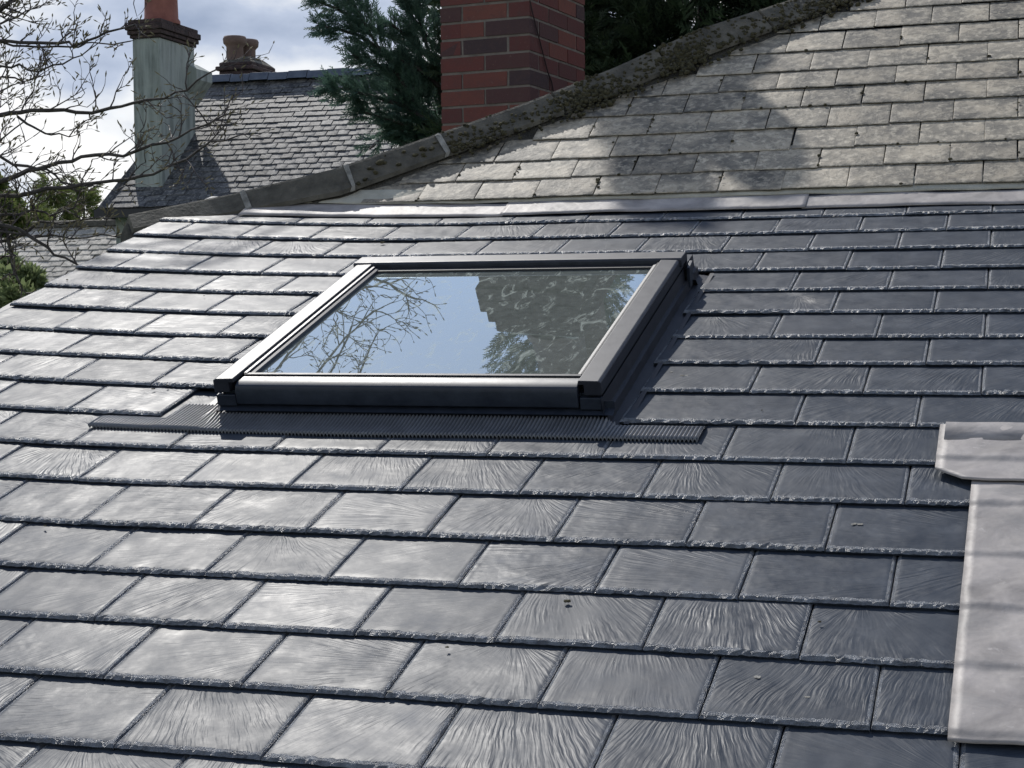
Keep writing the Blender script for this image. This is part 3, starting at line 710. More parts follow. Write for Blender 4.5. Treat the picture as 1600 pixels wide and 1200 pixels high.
o = leadsheet('lead_flashing', capu, 0.095, 0.372, 0.012, 60); o['label'] = 'pale lead cap piece lapped over the top of the strip'
sm_ = MB(); vs = []
for i in range(41):
    u = 1.81 + 0.5 * i / 40; v = 0.282 + 0.0015 * math.sin(u * 40)
    for dv, h in ((0, .0125), (0, .0175), (.10, .0145)): vs.append(P1(u, v + dv * (1 if h < .017 else 1), h - TH * 0.35))
sm_.add(vs, [(3 * i + k, 3 * i + 3 + k, 3 * i + 4 + k, 3 * i + 1 + k) for i in range(40) for k in (0, 1)]); sm_.build('lead_lap', M_LEAD, lower, smooth=True)

# --- verge gutter on the left
vg = MB(); vg.box(fr, -0.985, -0.895, 0.2, 1.32, -0.05, -0.006); vg.box(fr, -0.86, -0.84, -1.6, 2.1, -0.2, -0.161)
vg.build('verge_trim', M_GUTTER, house, bevel=.003)
eb = MB(); eb.box(fr, -0.88, 6.0, -1.66, -1.622, -0.20, -0.03); eb.build('fascia', M_GUTTER, house)

# --- brick chimney
phi = R(7); EX = Vector((math.cos(phi), -math.sin(phi), 0)); EY = Vector((math.sin(phi), math.cos(phi), 0))
cc0 = at(828, 100, 8.0); CC = Vector((cc0.x, cc0.y, 0))
def pxx(p): c = p - CAM; return 800 + 1000 * FOC * c.dot(RIGHT) / c.dot(FWD)
WL = 0.44; scale_b = 1.0
for _ in range(30):       # brick module that spans the visible left face
    scale_b *= 1 + 0.3 * ((pxx(Vector((CC.x, CC.y, 1.3)) - EX * WL * scale_b) - 690) / 137)
S = scale_b; WR = 0.665 * S
ZB, CH = 0.2, 0.0755 * S
def Fc(x, y, z): return CC + EX * x + EY * y + Vector((0, 0, z))
NC = int((2.80 - ZB) / CH)
core = MB(); core.box(Fc, -0.44 * S + .0035, -.0035, .0035, WR - .0035, 0.1, ZB + NC * CH - .004)
chim = core.build('brick_chimney', M_POINT, house); chim['label'] = 'red brick chimney stack rising behind the hip'
def brick_mesh(l, seed):
    rd = random.Random(seed); mb = MB(); g = 0.005
    h = CH - 0.0125 * S; d = 0.1 * S
    mb.box(lambda x, y, z: Vector((x + rd.uniform(-.0012, .0012), y + rd.uniform(-.0006, .0006), z + rd.uniform(-.001, .001))), 0, l, 0, d, 0, h)
    return mb.mesh('brick', M_BRICK)
SL, HLd = 0.215 * S, 0.1025 * S
bm_s = [brick_mesh(SL, k) for k in range(5)]; bm_h = [brick_mesh(HLd, k + 9) for k in range(4)]; bm_q = [brick_mesh(0.0975 * S, k + 19) for k in range(3)]
def MF(o, xa, ya):
    return frame(o, xa, ya, Vector((0, 0, 1)))
backb = MB()
def brick(x, y, z, dirx, diry, l, individual=True, jig=True):
    me = random.choice(bm_s if l > .15 * S else bm_h)
    o = Fc(x, y, z) + diry * -random.uniform(-.001, .0025)
    M = MF(o, dirx, diry)
    if individual: link('brick', me, chim, M)
    else: backb.add([M @ q.co for q in me.vertices], [tuple(p.vertices) for p in me.polygons])
J = 0.01 * S; T = 0.1 * S; st_ = SL + J
for k in range(NC):
    z = ZB + k * CH + 0.005
    if k % 2 == 0:   # front bricks own the corner
        brick(-0.44 * S, 0, z, EX, EY, SL); brick(-0.44 * S + st_, 0, z, EX, EY, SL)
        y = HLd + J
        # right face, running away from the corner
        for l in (SL, SL): brick(0, y, z, EY, -EX, l); y += l + J
        brick(0, y, z, EY, -EX, HLd * .98)
    else:
        brick(-0.44 * S, 0, z, EX, EY, HLd); brick(-0.44 * S + HLd + J, 0, z, EX, EY, SL)
        y = 0
        for l in (SL, SL, SL): brick(0, y, z, EY, -EX, l); y += l + J
    y = 0
    for l in (SL, SL, SL): brick(-0.44 * S, y + l, z, -EY, EX, l, False); y += l + J
    for q in range(2): brick(-0.01 - q * st_, WR, z, -EX, -EY, SL, False)
e = backb.build('brickwork', M_BRICK, chim); e['kind'] = 'stuff'
zt = ZB + NC * CH
cap = MB(); vsc = 0
for k, pr_ in enumerate((0.022, 0.045, 0.068, 0.068, 0.045, 0.02)):
    l0 = -0.44 * S - pr_; n_ = 2 if k % 2 else 3
    for q in range(n_):
        a = l0 + (0.44 * S + 2 * pr_) * q / n_; b = l0 + (0.44 * S + 2 * pr_) * (q + 1) / n_ - .01
        cap.box(Fc, a, b, -pr_, WR + pr_, zt + k * CH + .004, zt + (k + 1) * CH - .004)
cap.build('corbel_course', M_DKBRICK, chim)
zc = zt + 6 * CH
fl = MB(); fl.hexa([Fc(-0.44 * S, 0, zc), Fc(0, 0, zc), Fc(0, WR, zc), Fc(-0.44 * S, WR, zc), Fc(-.36 * S, .08, zc + .09), Fc(-.08 * S, .08, zc + .09), Fc(-.08 * S, WR - .08, zc + .09), Fc(-.36 * S, WR - .08, zc + .09)])
fl.build('flaunching', M_MORTAR, chim)
for q in (0.17, 0.49):
    pt = MB(); pt.lathe(Fc(-.22 * S, q * S, zc + .06), [(.17, 0), (.17, .06), (.15, .08), (.135, .50), (.16, .53), (.16, .60), (.125, .60), (.12, .2)], 20)
    pt.build('chimney_pot', M_POTB, chim, smooth=True)
cb_ = MB(); cp = []
for (x, y) in [(824, -20), (832, 20), (845, 70), (856, 113), (862, 128), (866, 150), (872, 175)]:
    n_ = EX; o_ = CC + EX * .008; d = ray(x, y); cp.append(CAM + d * ((o_ - CAM).dot(n_) / d.dot(n_)))
cb_.tube(cp, .0035, 6); cb_.build('cable', M_CABLE, chim)

# ================================================================== NEIGHBOUR HOUSE
D = 26.0
nb = empty('neighbour_house', at(450, 300, 30) * 1 - Vector((0, 0, at(450, 300, 30).z + 3.6)),
           'old slate-roofed neighbouring house with tall pale green rendered chimney stack', 'house')
E0 = at(157, 325, D); A3 = R(40); V3 = Vector((0, math.cos(A3), math.sin(A3))); N3 = Vector((0, -math.sin(A3), math.cos(A3)))
def P3(u, v, w=0): return E0 + XU * u + V3 * v + N3 * w
rt = hit(450, 122, E0, N3) ; VR = (rt - E0).dot(V3)
rl = hit(318, 122, E0, N3); UL = (rl - E0).x
UR = (hit(1000, 125, E0, N3) - E0).x
def hipx(v): return UL * v / VR
nr = MB()
nr.add([P3(0, 0, -.02), P3(UR, 0, -.02), P3(UR, VR, -.02), P3(UL, VR, -.02)], [(0, 1, 2, 3)])
rr_ = P3(UL, VR, -.02); bk = Vector((0, 2 * VR * math.cos(A3), 0))
nr.add([P3(0, 0, -.02), P3(UL, VR, -.02), P3(0, 0, -.02) + bk], [(0, 1, 2)])
nr.add([P3(UL, VR, -.02), P3(UR, VR, -.02), P3(UR, 0, -.02) + bk, P3(0, 0, -.02) + bk], [(0, 1, 2, 3)])
nroof = nr.build('roof', M_FAR, nb); nroof['label'] = 'mottled grey slate roof'
nrow = 24; G3 = VR / nrow; W3 = 0.192
me3 = [slate_mesh('far_slate', W3 - .006, G3 * 1.25, .012, .010 / G3, M_FAR, 300 + k, rag=.6, nx=2, tail=.01, side=.002) for k in range(4)]
cells = []
for r in range(nrow):
    for k in range(int(UR / W3) + 1):
        u = (k + (.5 if r % 2 else 0)) * W3
        if u < hipx(r * G3 + G3 * .6) - .04: continue
        M = frame(P3(u + random.gauss(0, .006), r * G3 + random.gauss(0, .004), random.uniform(0, .008)), (XU + V3 * random.gauss(0, .006)).normalized(), V3, N3)
        px = pxx(M.translation)
        vis = px < 640
        cells.append((0 if vis and r > 1 else 1, r, u, M))
ex3 = MB(); cnt = 0
cells.sort(key=lambda c: (c[0], c[1], c[2]))
for vis, r, u, M in cells:
    me = random.choice(me3)
    if vis == 0 and cnt < 298: link('slate', me, nroof, M); cnt += 1
    else: ex3.add([M @ q.co for q in me.vertices], [tuple(p.vertices) for p in me.polygons])
e = ex3.build('slate', M_FAR, nroof); e['kind'] = 'stuff'
rd_ = MB(); nt_ = 22
for i in range(nt_):
    a, b = UL - .1 + (UR - UL) * i / nt_, UL - .1 + (UR - UL) * (i + 1) / nt_ - .012
    mb = MB(); q = [(-.11, -.03), (-.13, -.03), (-.06, .10), (.03, .115), (.12, .09), (.2, -.05)]
    vs = [P3(a, VR) + Vector((0, y, z + .012 * (i % 2))) for y, z in q] + [P3(b, VR) + Vector((0, y, z + .012 * (i % 2))) for y, z in q]
    mb.add(vs, [(j, j + 1, 7 + j, 6 + j) for j in range(5)] + [tuple(range(6))[::-1], tuple(range(6, 12))]); mb.build('ridge_tile', M_LEADGREY, nroof)
# hip tiles on the left hip
for i in range(9):
    a, b = i / 9, (i + 1) / 9 - .006
    pa, pb = P3(hipx(VR * a), VR * a, .01), P3(hipx(VR * b), VR * b, .01)
    mb = MB(); mb.add([pa + Vector((-.09, 0, -.05)), pa + Vector((0, 0, .05)), pa + Vector((.09, -.02, -.02)), pb + Vector((-.09, 0, -.05)), pb + Vector((0, 0, .05)), pb + Vector((.09, -.02, -.02))],
                      [(0, 1, 4, 3), (1, 2, 5, 4), (0, 2, 1), (3, 4, 5)])
    mb.build('ridge_tile', M_FAR, nroof)
# walls and gutter
nw = MB(); nw.box(lambda x, y, z: Vector((E0.x + x, E0.y + y, z)), .12, UR - .3, .25, 2 * VR * math.cos(A3) - .3, -3.6, E0.z - .06)
nw.build('wall', M_STACK, nb)
ng = MB(); ng.box(lambda x, y, z: E0 + Vector((x, y, z)), -.06, UR, -.10, .02, -.16, -.03); ng.box(lambda x, y, z: E0 + Vector((x, y, z)), -.10, -.0, .021, 3, -.16, -.03)
ng.box(lambda x, y, z: E0 + Vector((x, y, z)), .02, UR, .025, .24, -.12, -.07)
ng.build('gutter', M_GUTTER, nb)
# pale rendered stack
sx1 = at(252, 200, D + .6); 
def solve_x(px, y_world):   # x where a column of the photograph meets a plane of constant y
    d = ray(px, 200); return CAM.x + d.x * ((y_world - CAM.y) / d.y)
YS = at(230, 200, D + .15).y
xa, xb = solve_x(209, YS), solve_x(252, YS)
d = ray(306, 200); yb = CAM.y + d.y * ((xb - CAM.x) / d.x)
ztop = at(230, 58, D).z
sk_ = MB(); sk_.box(idf, xa, xb, YS, yb, E0.z - .3, ztop)
stack = sk_.build('chimney_stack', M_STACK, nb, bevel=.02); stack['label'] = 'tall pale green rendered stack streaked with grey'
cpm = MB()
for k, (p, z0_, z1_) in enumerate([(.03, 0, .05), (.06, .055, .12), (.085, .125, .22), (.05, .225, .29)]):
    for q in range(3):
        yq = YS - p + (yb - YS + 2 * p) * q / 3
        cpm.box(idf, xa - p, xb + p, yq, yq + (yb - YS + 2 * p) / 3 - .008, ztop + z0_, ztop + z1_)
cpm.build('stack_cap', M_DKBRICK, stack, bevel=.012)
pm = MB(); pcx = solve_x(257, (YS + yb) / 2 - .1); pm.lathe((pcx * .5 + (xa + xb) / 4, (YS + yb) / 2 - .1, ztop + .28), [(.30, 0), (.30, .06), (.27, .10), (.245, .9), (.27, .95), (.27, 1.05), (.22, 1.05)], 24)
pm.build('chimney_pot', M_POT, stack, smooth=True)
sh_ = MB(); sA = Vector((xb, yb - .3, P3(0, VR).z)) 
sh_.hexa([Vector((xb - .1, yb - .25, sA.z - .5)), Vector((xb + .16, yb - .25, sA.z - .15)), Vector((xb + .16, yb + .3, sA.z - .15)), Vector((xb - .1, yb + .3, sA.z - .5)),
          Vector((xb - .1, yb - .25, sA.z + .16)), Vector((xb + .16, yb - .25, sA.z + .02)), Vector((xb + .16, yb + .3, sA.z + .02)), Vector((xb - .1, yb + .3, sA.z + .16))])
sh_.build('stack_shoulder', M_STACK, nb)
# low wide stack behind the ridge
yr = P3(0, VR).y + .5
xa2, xb2 = solve_x(345, yr), solve_x(396, yr); zr = P3(0, VR).z
s2_ = MB(); s2_.box(idf, xa2 + .06, xb2 - .06, yr, yr + .9, zr - 1.0, zr + .17)
stk2 = s2_.build('chimney_stack', M_STACK, nb); stk2['label'] = 'low wide stack behind the ridge with two buff pots'
c2 = MB()
for p, a, b in [(.0, .175, .25), (.05, .255, .33), (.0, .335, .40)]: c2.box(idf, xa2 - p, xb2 + p, yr - p - .04, yr + .94 + p, zr + a, zr + b)
c2.build('stack_cap', M_DKBRICK, stk2, bevel=.02)
f2_ = MB(); f2_.hexa([Vector(q) for q in [(xa2 + .01, yr, zr + .4), (xb2 - .01, yr, zr + .4), (xb2 - .01, yr + .9, zr + .4), (xa2 + .01, yr + .9, zr + .4), (xa2 + .14, yr + .2, zr + .52), (xb2 - .14, yr + .2, zr + .52), (xb2 - .14, yr + .7, zr + .52), (xa2 + .14, yr + .7, zr + .52)]])
f2_.build('flaunching', M_CONC, stk2)
for px, yy, h in ((369, yr + .25, .42), (388, yr + .65, .42)):
    x = solve_x(px, yy); pm = MB()
    pm.lathe((x, yy, zr + .46), [(.15, 0), (.15, .24), (.17, .27), (.20, .30), (.21, .38), (.19, h), (.14, h), (.13, .1)], 18)
    pm.build('chimney_pot', M_POTB, stk2, smooth=True)

# ================================================================== LOW HOUSE, far left
D4 = 27.5
E4 = at(215, 349, D4); A4 = R(38); V4 = Vector((0, math.cos(A4), math.sin(A4))); N4 = Vector((0, -math.sin(A4), math.cos(A4)))
lh = empty('low_roofed_house', (E4.x - 2, E4.y + 1, -3.6), 'low building with pale weathered slate roof behind bare branches at left', 'building')
def P4(u, v, w=0): return E4 + XU * u + V4 * v + N4 * w
rf = MB(); LL = 5.6; G4 = .145; W4 = .20
rf.add([P4(-LL, -3.1, -.03), P4(0, -3.1, -.03), P4(0, 0, -.03), P4(-LL, 0, -.03), P4(-LL, 0, -.03) + Vector((0, 2.2, -1.6)), P4(0, 0, -.03) + Vector((0, 2.2, -1.6))], [(0, 1, 2, 3), (3, 2, 5, 4)])
rf4 = rf.build('roof', M_PALE, lh)
me4 = [slate_mesh('pale_slate', W4 - .005, G4 * 1.25, .013, .010 / G4, M_PALE, 500 + k, rag=.9, nx=2, tail=.01, side=.002) for k in range(4)]
ex4 = MB()
for r in range(21):
    for k in range(27):
        u = -W4 * (k + 1 + (.5 if r % 2 else 0)) 
        M = frame(P4(u + random.gauss(0, .008), -G4 * (r + 1) + random.gauss(0, .006), random.uniform(0, .01)), (XU + V4 * random.gauss(0, .015)).normalized(), V4, N4)
        if r < 13 and k < 22: link('slate', random.choice(me4), rf4, M)
        else: me = random.choice(me4); ex4.add([M @ q.co for q in me.vertices], [tuple(p.vertices) for p in me.polygons])
e = ex4.build('slate', M_PALE, rf4); e['kind'] = 'stuff'
for i in range(10):
    a = -LL * i / 10; b = a - LL / 10 + .01; mb = MB(); q = [(-.09, -.03), (-.05, .06), (0, .08), (.06, .05), (.1, -.04)]
    mb.add([P4(a, 0) + Vector((0, y, z)) for y, z in q] + [P4(b, 0) + Vector((0, y, z)) for y, z in q], [(j, j + 1, 6 + j, 5 + j) for j in range(4)] + [(4, 3, 2, 1, 0), (5, 6, 7, 8, 9)])
    mb.build('ridge_tile', M_CONC, rf4)
lw = MB(); lw.box(lambda x, y, z: Vector((E4.x + x, E4.y + y, z)), -LL + .1, -.02, -1.7, 1.8, -3.6, E4.z - 1.45); lw.build('wall', M_RENDER, lh)

# ================================================================== FOLIAGE
def unit(v): return v / (np.linalg.norm(v, axis=-1, keepdims=True) + 1e-9)
def spray_template(seed, n=13, L=.10, bl=.034, bw=.006):
    r = np.random.default_rng(seed); V = []; F = []
    for i in range(n):
        t = (i + .5) / n; base = np.array([t * L, 0, -0.02 * t * t * 2 * L]); sd = -1 if i % 2 else 1
        a = sd * r.uniform(.45, .85); l = bl * (1.15 - .6 * t) * r.uniform(.8, 1.2)
        d = np.array([math.cos(a), math.sin(a), r.uniform(-.35, .35)]); s_ = np.array([-d[1], d[0], 0]) * bw * .5
        b = len(V); V += [base - s_, base + s_, base + d * l * .6 + s_ * 1.3, base + d * l]; F.append((b, b + 1, b + 2, b + 3))
    b = len(V); s_ = np.array([0, 1, 0]) * bw * .5
    V += [np.zeros(3) - s_, np.zeros(3) + s_, np.array([L, 0, -.04 * L]) + s_ * .5, np.array([L * 1.15, 0, -.05 * L])]; F.append((b, b + 1, b + 2, b + 3))
    return np.array(V), np.array(F)
def scatter(pos, dirs, scl, templ):
    # place a spray at every position pointing along its direction
    Vs, Fs = [], []; off = 0
    x = unit(dirs); rnd = rng.normal(size=x.shape); z = unit(np.cross(x, rnd)); y = np.cross(z, x)
    ids = rng.integers(0, len(templ), len(pos))
    for k, (TV, TF) in enumerate(templ):
        m = ids == k; nn_ = m.sum()
        if not nn_: continue
        P_ = pos[m][:, None, :] + scl[m][:, None, None] * (TV[None, :, 0:1] * x[m][:, None, :] + TV[None, :, 1:2] * y[m][:, None, :] + TV[None, :, 2:3] * z[m][:, None, :])
        F_ = TF[None] + (np.arange(nn_) * len(TV))[:, None, None] + off
        Vs.append(P_.reshape(-1, 3)); Fs.append(F_.reshape(-1, TF.shape[1])); off += nn_ * len(TV)
    return np.concatenate(Vs), np.concatenate(Fs)
SPR = [spray_template(k) for k in range(6)]
def plume(pts, width, n, tipdir=None, lift_=.25):
    pts = np.array([tuple(p) for p in pts]); seg = np.linalg.norm(np.diff(pts, axis=0), axis=1); cumr = np.concatenate([[0], np.cumsum(seg)])
    t = rng.random(n) ** .8; s = t * cumr[-1]; P_ = np.stack([np.interp(s, cumr, pts[:, k]) for k in range(3)], 1)
    k = np.clip(np.searchsorted(cumr, s) - 1, 0, len(seg) - 1); ax = unit(np.diff(pts, axis=0))[k]
    side = unit(np.cross(ax, rng.normal(size=(n, 3)))); rad = width * (1.05 - .8 * t) * rng.random(n) ** .6
    P_ = P_ + side * rad[:, None] + ax * (rad * .8)[:, None]
    d = ax * 1.1 + side * .75 + np.array([0, 0, .05]) + rng.normal(size=(n, 3)) * .22
    return P_, d
def conifer(name, base, trunk_top, plumes, m, label, group=None, sc=1.0):
    root = empty(name, base, label, 'tree', group)
    tb = MB(); B_ = Vector(base); T_ = Vector(trunk_top)
    tb.tube([B_, B_.lerp(T_, .5) + Vector((.03, 0, 0)), T_], [.11, .07, .015], 8); tb.build('trunk', M_BARK, root, smooth=True)
    bb = MB(); PP, DD = [], []
    for pts, w, n in plumes:
        h = pts[0]; root_pt = B_.lerp(T_, min(1, max(.05, (h.z - .25 - B_.z) / (T_.z - B_.z))))
        bb.tube([root_pt] + list(pts), [.022] + [.014 * (1 - i / len(pts)) + .003 for i in range(len(pts))], 5)
        a, b = plume(pts, w, n); PP.append(a); DD.append(b)
    bb.build('branch', M_BARK, root)
    PP = np.concatenate(PP); DD = np.concatenate(DD)
    V_, F_ = scatter(PP, DD, sc * rng.uniform(.7, 1.25, len(PP)), SPR)
    o = link('foliage', arr_mesh('foliage', V_, F_, m), root); return root
dC = 11.0
def pl(*pp, d=dC, j=.0): return [at(x, y, d + dd) for x, y, dd in pp]
cb0 = at(735, 300, dC + .3); ct = at(735, -150, dC + .3)
pls = [
 (pl((660, 190, 0), (625, 120, -.1), (592, 75, -.2), (566, 30, -.3), (535, -30, -.3)), 0.162, 468),
 (pl((590, 75, -.1), (560, 55, -.2), (525, 45, -.3), (495, 40, -.4)), 0.095, 119),
 (pl((570, 40, -.1), (530, 15, -.2), (490, 0, -.3)), 0.095, 119),
 (pl((615, 110, -.1), (585, 100, -.2), (550, 86, -.3)), 0.085, 88),
 (pl((680, 195, 0), (630, 165, -.1), (575, 148, -.2), (515, 134, -.3)), 0.123, 249),
 (pl((690, 210, .1), (650, 200, 0), (600, 185, -.1), (560, 172, -.2)), 0.123, 218),
 (pl((690, 160, .1), (672, 90, 0), (655, 30, -.1), (640, -30, -.1)), 0.162, 416),
 (pl((670, 90, 0), (640, 60, -.1), (612, 38, -.2)), 0.085, 104),
 (pl((668, 60, 0), (640, 20, -.1), (628, -20, -.2)), 0.085, 78),
 (pl((680, 130, 0), (650, 105, -.1), (620, 92, -.2)), 0.095, 119),
 (pl((700, 200, .2), (670, 180, .1), (640, 150, 0), (625, 130, 0)), 0.171, 338),
 (pl((700, 225, .2), (670, 215, .1), (635, 205, .0), (610, 200, 0)), 0.123, 249),
 (pl((710, 240, .2), (680, 232, .1), (655, 225, .05)), 0.114, 135),
 (pl((720, 100, .3), (715, 0, .3), (705, -100, .3)), 0.209, 364),
 (pl((600, 214, .4), (590, 222, .4), (578, 232, .3)), 0.048, 20),
 ([Vector((-0.85, 6.7, 3.9)), Vector((-1.2, 6.2, 4.6)), Vector((-1.36, 6.2, 5.0)), Vector((-1.56, 6.0, 5.2)), Vector((-1.68, 5.85, 5.35))], .36, 2300),
 ([Vector((-1.05, 6.9, 3.0)), Vector((-0.80, 6.6, 3.8)), Vector((-0.72, 6.5, 4.7))], .34, 900),
]
conifer('cypress_tree', (cb0.x, cb0.y, -3.6), (ct.x, ct.y, ct.z), pls, M_CYP, 'blue-green cypress with feathery sprays left of the brick chimney')
# tall dark conifers to the right of the chimney, behind the hip
def cone_tree(x, y, zt_, rad, n, z0=-1.0, fill=0, dark=True, label='', group=None, spr=1.6, m=None, lo=.25):
    pls_ = []
    nb_ = 46
    for i in range(nb_):
        t = (i + .5) / nb_; z = z0 + (zt_ - z0) * t; r_ = rad * (1 - t) ** .6 * random.uniform(.75, 1.15); a = i * 2.4 + random.uniform(-.3, .3)
        d = Vector((math.cos(a), math.sin(a), 0)); p0 = Vector((x, y, z))
        pls_.append(([p0 + d * r_ * .15, p0 + d * r_ * .6 + Vector((0, 0, .10 * r_)), p0 + d * r_ + Vector((0, 0, .32 * r_))], .30 * rad + .05, max(10, int(n / nb_ * (1.3 - t)))))
    root = conifer('conifer', (x, y, -3.6), (x, y, zt_ - .2), pls_, m or M_CYPD, label, group, spr)
    if fill:
        zz = rng.uniform(.3, 4.2, fill); aa = rng.uniform(0, 6.283, fill); q = rng.random(fill) ** .5 * rad * 1.25
        V_, F_ = scatter(np.stack([x + np.cos(aa) * q, y + np.sin(aa) * q, zz], 1), np.stack([np.cos(aa) + rng.normal(size=fill) * .4, np.sin(aa) - .3 + rng.normal(size=fill) * .4, rng.normal(size=fill) * .4 + .3], 1), rng.uniform(1.8, 3.2, fill), SPR)
        link('foliage', arr_mesh('foliage', V_, F_, m or M_CYPD), root)
    return root
cone_tree(-1.35, 7.7, 5.3, .75, 3800, label='dark conifer hidden behind the brick chimney, its shoots showing beside the shaft', spr=1.7, z0=0.5)
cone_tree(-.15, 8.3, 7.6, 1.0, 13000, fill=6500, label='tall dark conifer just right of the brick chimney', spr=2.0)
cone_tree(1.4, 8.9, 8.2, 1.25, 13000, fill=7500, label='tall dark conifer behind the mossy hip at top centre', spr=2.2)
cone_tree(3.3, 9.5, 7.6, 1.3, 5000, label='dark conifer farthest right, mostly hidden behind the old slope', spr=2.4)
# far conifers at the left horizon
for (px, py, d, h_, rd__, lab) in [(84, 283, 34, 4.6, .95, 'small far conifer with pointed top, nearer the bare tree'), (130, 286, 38, 4.6, .85, 'slim far conifer with pointed top, nearer the pale chimney stack'),
                               (48, 318, 32, 4.0, .9, 'low rounded far conifer left of the two pointed ones')]:
    T_ = at(px, py, d)
    x, y = T_.x, T_.y; pls_ = []
    for i in range(34):
        t = (i + .5) / 34; z = T_.z - h_ * (1 - t); r_ = rd__ * (1 - t) ** .75 * random.uniform(.7, 1.1) * 1.15 + .05; a = i * 2.4
        dd = Vector((math.cos(a), math.sin(a), 0)); p0 = Vector((x, y, z)); pls_.append(([p0, p0 + dd * r_ * .6, p0 + dd * r_ + Vector((0, 0, -.05))], .20, 75))
    conifer('far_conifer', (x, y, -3.6), (x, y, T_.z), pls_, M_FARCON, lab, 'far conifers on the horizon', 2.6)
# leafy bush at the far left, mid distance
def leaf_t(seed):
    r = np.random.default_rng(seed); V = []; F = []
    for i in range(7):
        a = r.uniform(0, 6.28); b = r.uniform(-.3, 1.0); d = np.array([math.cos(a) * math.cos(b), math.sin(a) * math.cos(b), math.sin(b)]); l = r.uniform(.025, .05)
        s_ = unit(np.cross(d, r.normal(size=3))) * l * .22; o = d * .01; k = len(V)
        V += [o, o + d * l * .5 - s_, o + d * l, o + d * l * .5 + s_]; F.append((k, k + 1, k + 2, k + 3))
    return np.array(V), np.array(F)
LEAF = [leaf_t(k) for k in range(5)]
def shrub(name, blobs, n, m, label, base, cat='shrub', sc=1.0):
    root = empty(name, base, label, cat); P_ = []
    for c, r_ in blobs:
        k = int(n / len(blobs)); v = unit(rng.normal(size=(k, 3))) * (rng.random((k, 1)) ** .45) * r_; P_.append(np.array(tuple(c)) + v)
    P_ = np.concatenate(P_); V_, F_ = scatter(P_, rng.normal(size=P_.shape), sc * rng.uniform(.7, 1.3, len(P_)), LEAF)
    link('foliage', arr_mesh('foliage', V_, F_, m), root)
    st = MB()
    for c, r_ in blobs: st.tube([Vector(base), (Vector(base) + c) * .5 + Vector((.1, 0, .2)), c], [.02, .012, .004], 5)
    st.build('stem', M_BARK, root); return root
sb = at(-20, 440, 8.5)
shrub('leafy_shrub', [(at(x, y, 8.5 + random.uniform(-.3, .3)), r_) for x, y, r_ in [(-30, 455, .16), (5, 440, .12), (28, 452, .10), (45, 440, .07), (-10, 480, .16), (15, 425, .07), (-60, 470, .2), (30, 475, .1), (-40, 520, .25)]], 2600, M_SHRUB,
      'pale green leafy shrub beyond the left edge of the slates', (sb.x, sb.y, -3.6))
sb = at(-30, 330, 15)
shrub('evergreen_bush', [(at(x, y, 15 + random.uniform(-.3, .3)), r_) for x, y, r_ in [(-50, 325, .26), (-5, 330, .15), (14, 322, .09), (-20, 305, .13), (8, 345, .12), (-60, 360, .25), (25, 345, .07), (-12, 290, .07)]], 4200, M_FARCON,
      'dark and yellow-green evergreen bush at the left edge behind branches', (sb.x, sb.y, -3.6), 'bush', 1.5)

# ================================================================== BARE TREE
bt_base = Vector((-5.3, 3.3, -3.6))
bt = empty('bare_tree', bt_base, 'leafless tree reaching in from the left with thin budding twigs', 'tree')
limbs = MB(); twigs = MB(); buds = MB(); cat_ = MB()
def wig(a, b, n=5, j=.03):
    a, b = Vector(a), Vector(b); L_ = (b - a).length; out = [a]
    for i in range(1, n): out.append(a.lerp(b, i / n) + Vector((random.gauss(0, j), random.gauss(0, j), random.gauss(0, j))) * L_)
    return out + [b]
def bud(p, d, s_=1.0):
    d = d.normalized(); l = random.uniform(.018, .034) * s_; buds.tube([p, p + d * l * .5, p + d * l], [.0018 * s_, .0038 * s_, .0006], 4)
def twig(p, d, L_, r_, depth, s_=1.0, plane=None):
    d = d.normalized(); n = 4; pts = [p]; dd = d
    for i in range(n):
        dd = (dd + Vector((random.gauss(0, .22), random.gauss(0, .22), random.gauss(.05, .22)))).normalized(); pts.append(pts[-1] + dd * L_ / n)
    twigs.tube(pts, [r_ * (1 - .16 * i) for i in range(n + 1)], 4, cap=False)
    if depth > 0:
        for k in range(random.choice((2, 3, 3))):
            i = random.randrange(1, n + 1); ax = dd.orthogonal().normalized(); ax.rotate(__import__('mathutils').Quaternion(dd, random.uniform(0, 6.28)))
            twig(pts[i], dd * random.uniform(.7, 1.1) + ax * random.uniform(.5, 1.1) + Vector((0, 0, .25)), L_ * random.uniform(.45, .75), r_ * .68, depth - 1, s_)
    else: bud(pts[-1], dd, s_)
    if random.random() < .5: bud(pts[2], dd + dd.orthogonal() * .8, s_)
def limb(path, r0, r1, every=.12, tl=.32, depth=2, upb=.5):
    pts = [Vector(p) for p in path]; fine = []
    for a, b in zip(pts[:-1], pts[1:]):
        n = max(2, int((b - a).length / .07))
        for i in range(n): fine.append(a.lerp(b, i / n) + Vector((random.gauss(0, .006), random.gauss(0, .006), random.gauss(0, .006))))
    fine.append(pts[-1]); n = len(fine)
    r0 *= 1.35; r1 *= 1.3
    limbs.tube(fine, [r0 + (r1 - r0) * (i / (n - 1)) * random.uniform(.93, 1.07) for i in range(n)], 6)
    acc = 0
    for i in range(1, n):
        acc += (fine[i] - fine[i - 1]).length
        if acc > every:
            acc = random.uniform(0, every * .5); d = (fine[i] - fine[i - 1]).normalized()
            side = Vector((random.gauss(0, .6), random.gauss(0, .6), abs(random.gauss(0, .7)) * (1 if random.random() < .5 + upb * .5 else -1)))
            twig(fine[i], d * random.uniform(.4, 1.1) + side, tl * random.uniform(.45, 1.15) * (1 - .35 * i / n), (r1 * .6 + .0016), random.choice((depth - 1, depth, depth)))
    twig(fine[-1], fine[-1] - fine[-2], tl * .5, r1 * .8, 1)
dB = 7.6
def px(*pp): return [at(x, y, dB + d) for x, y, d in pp]
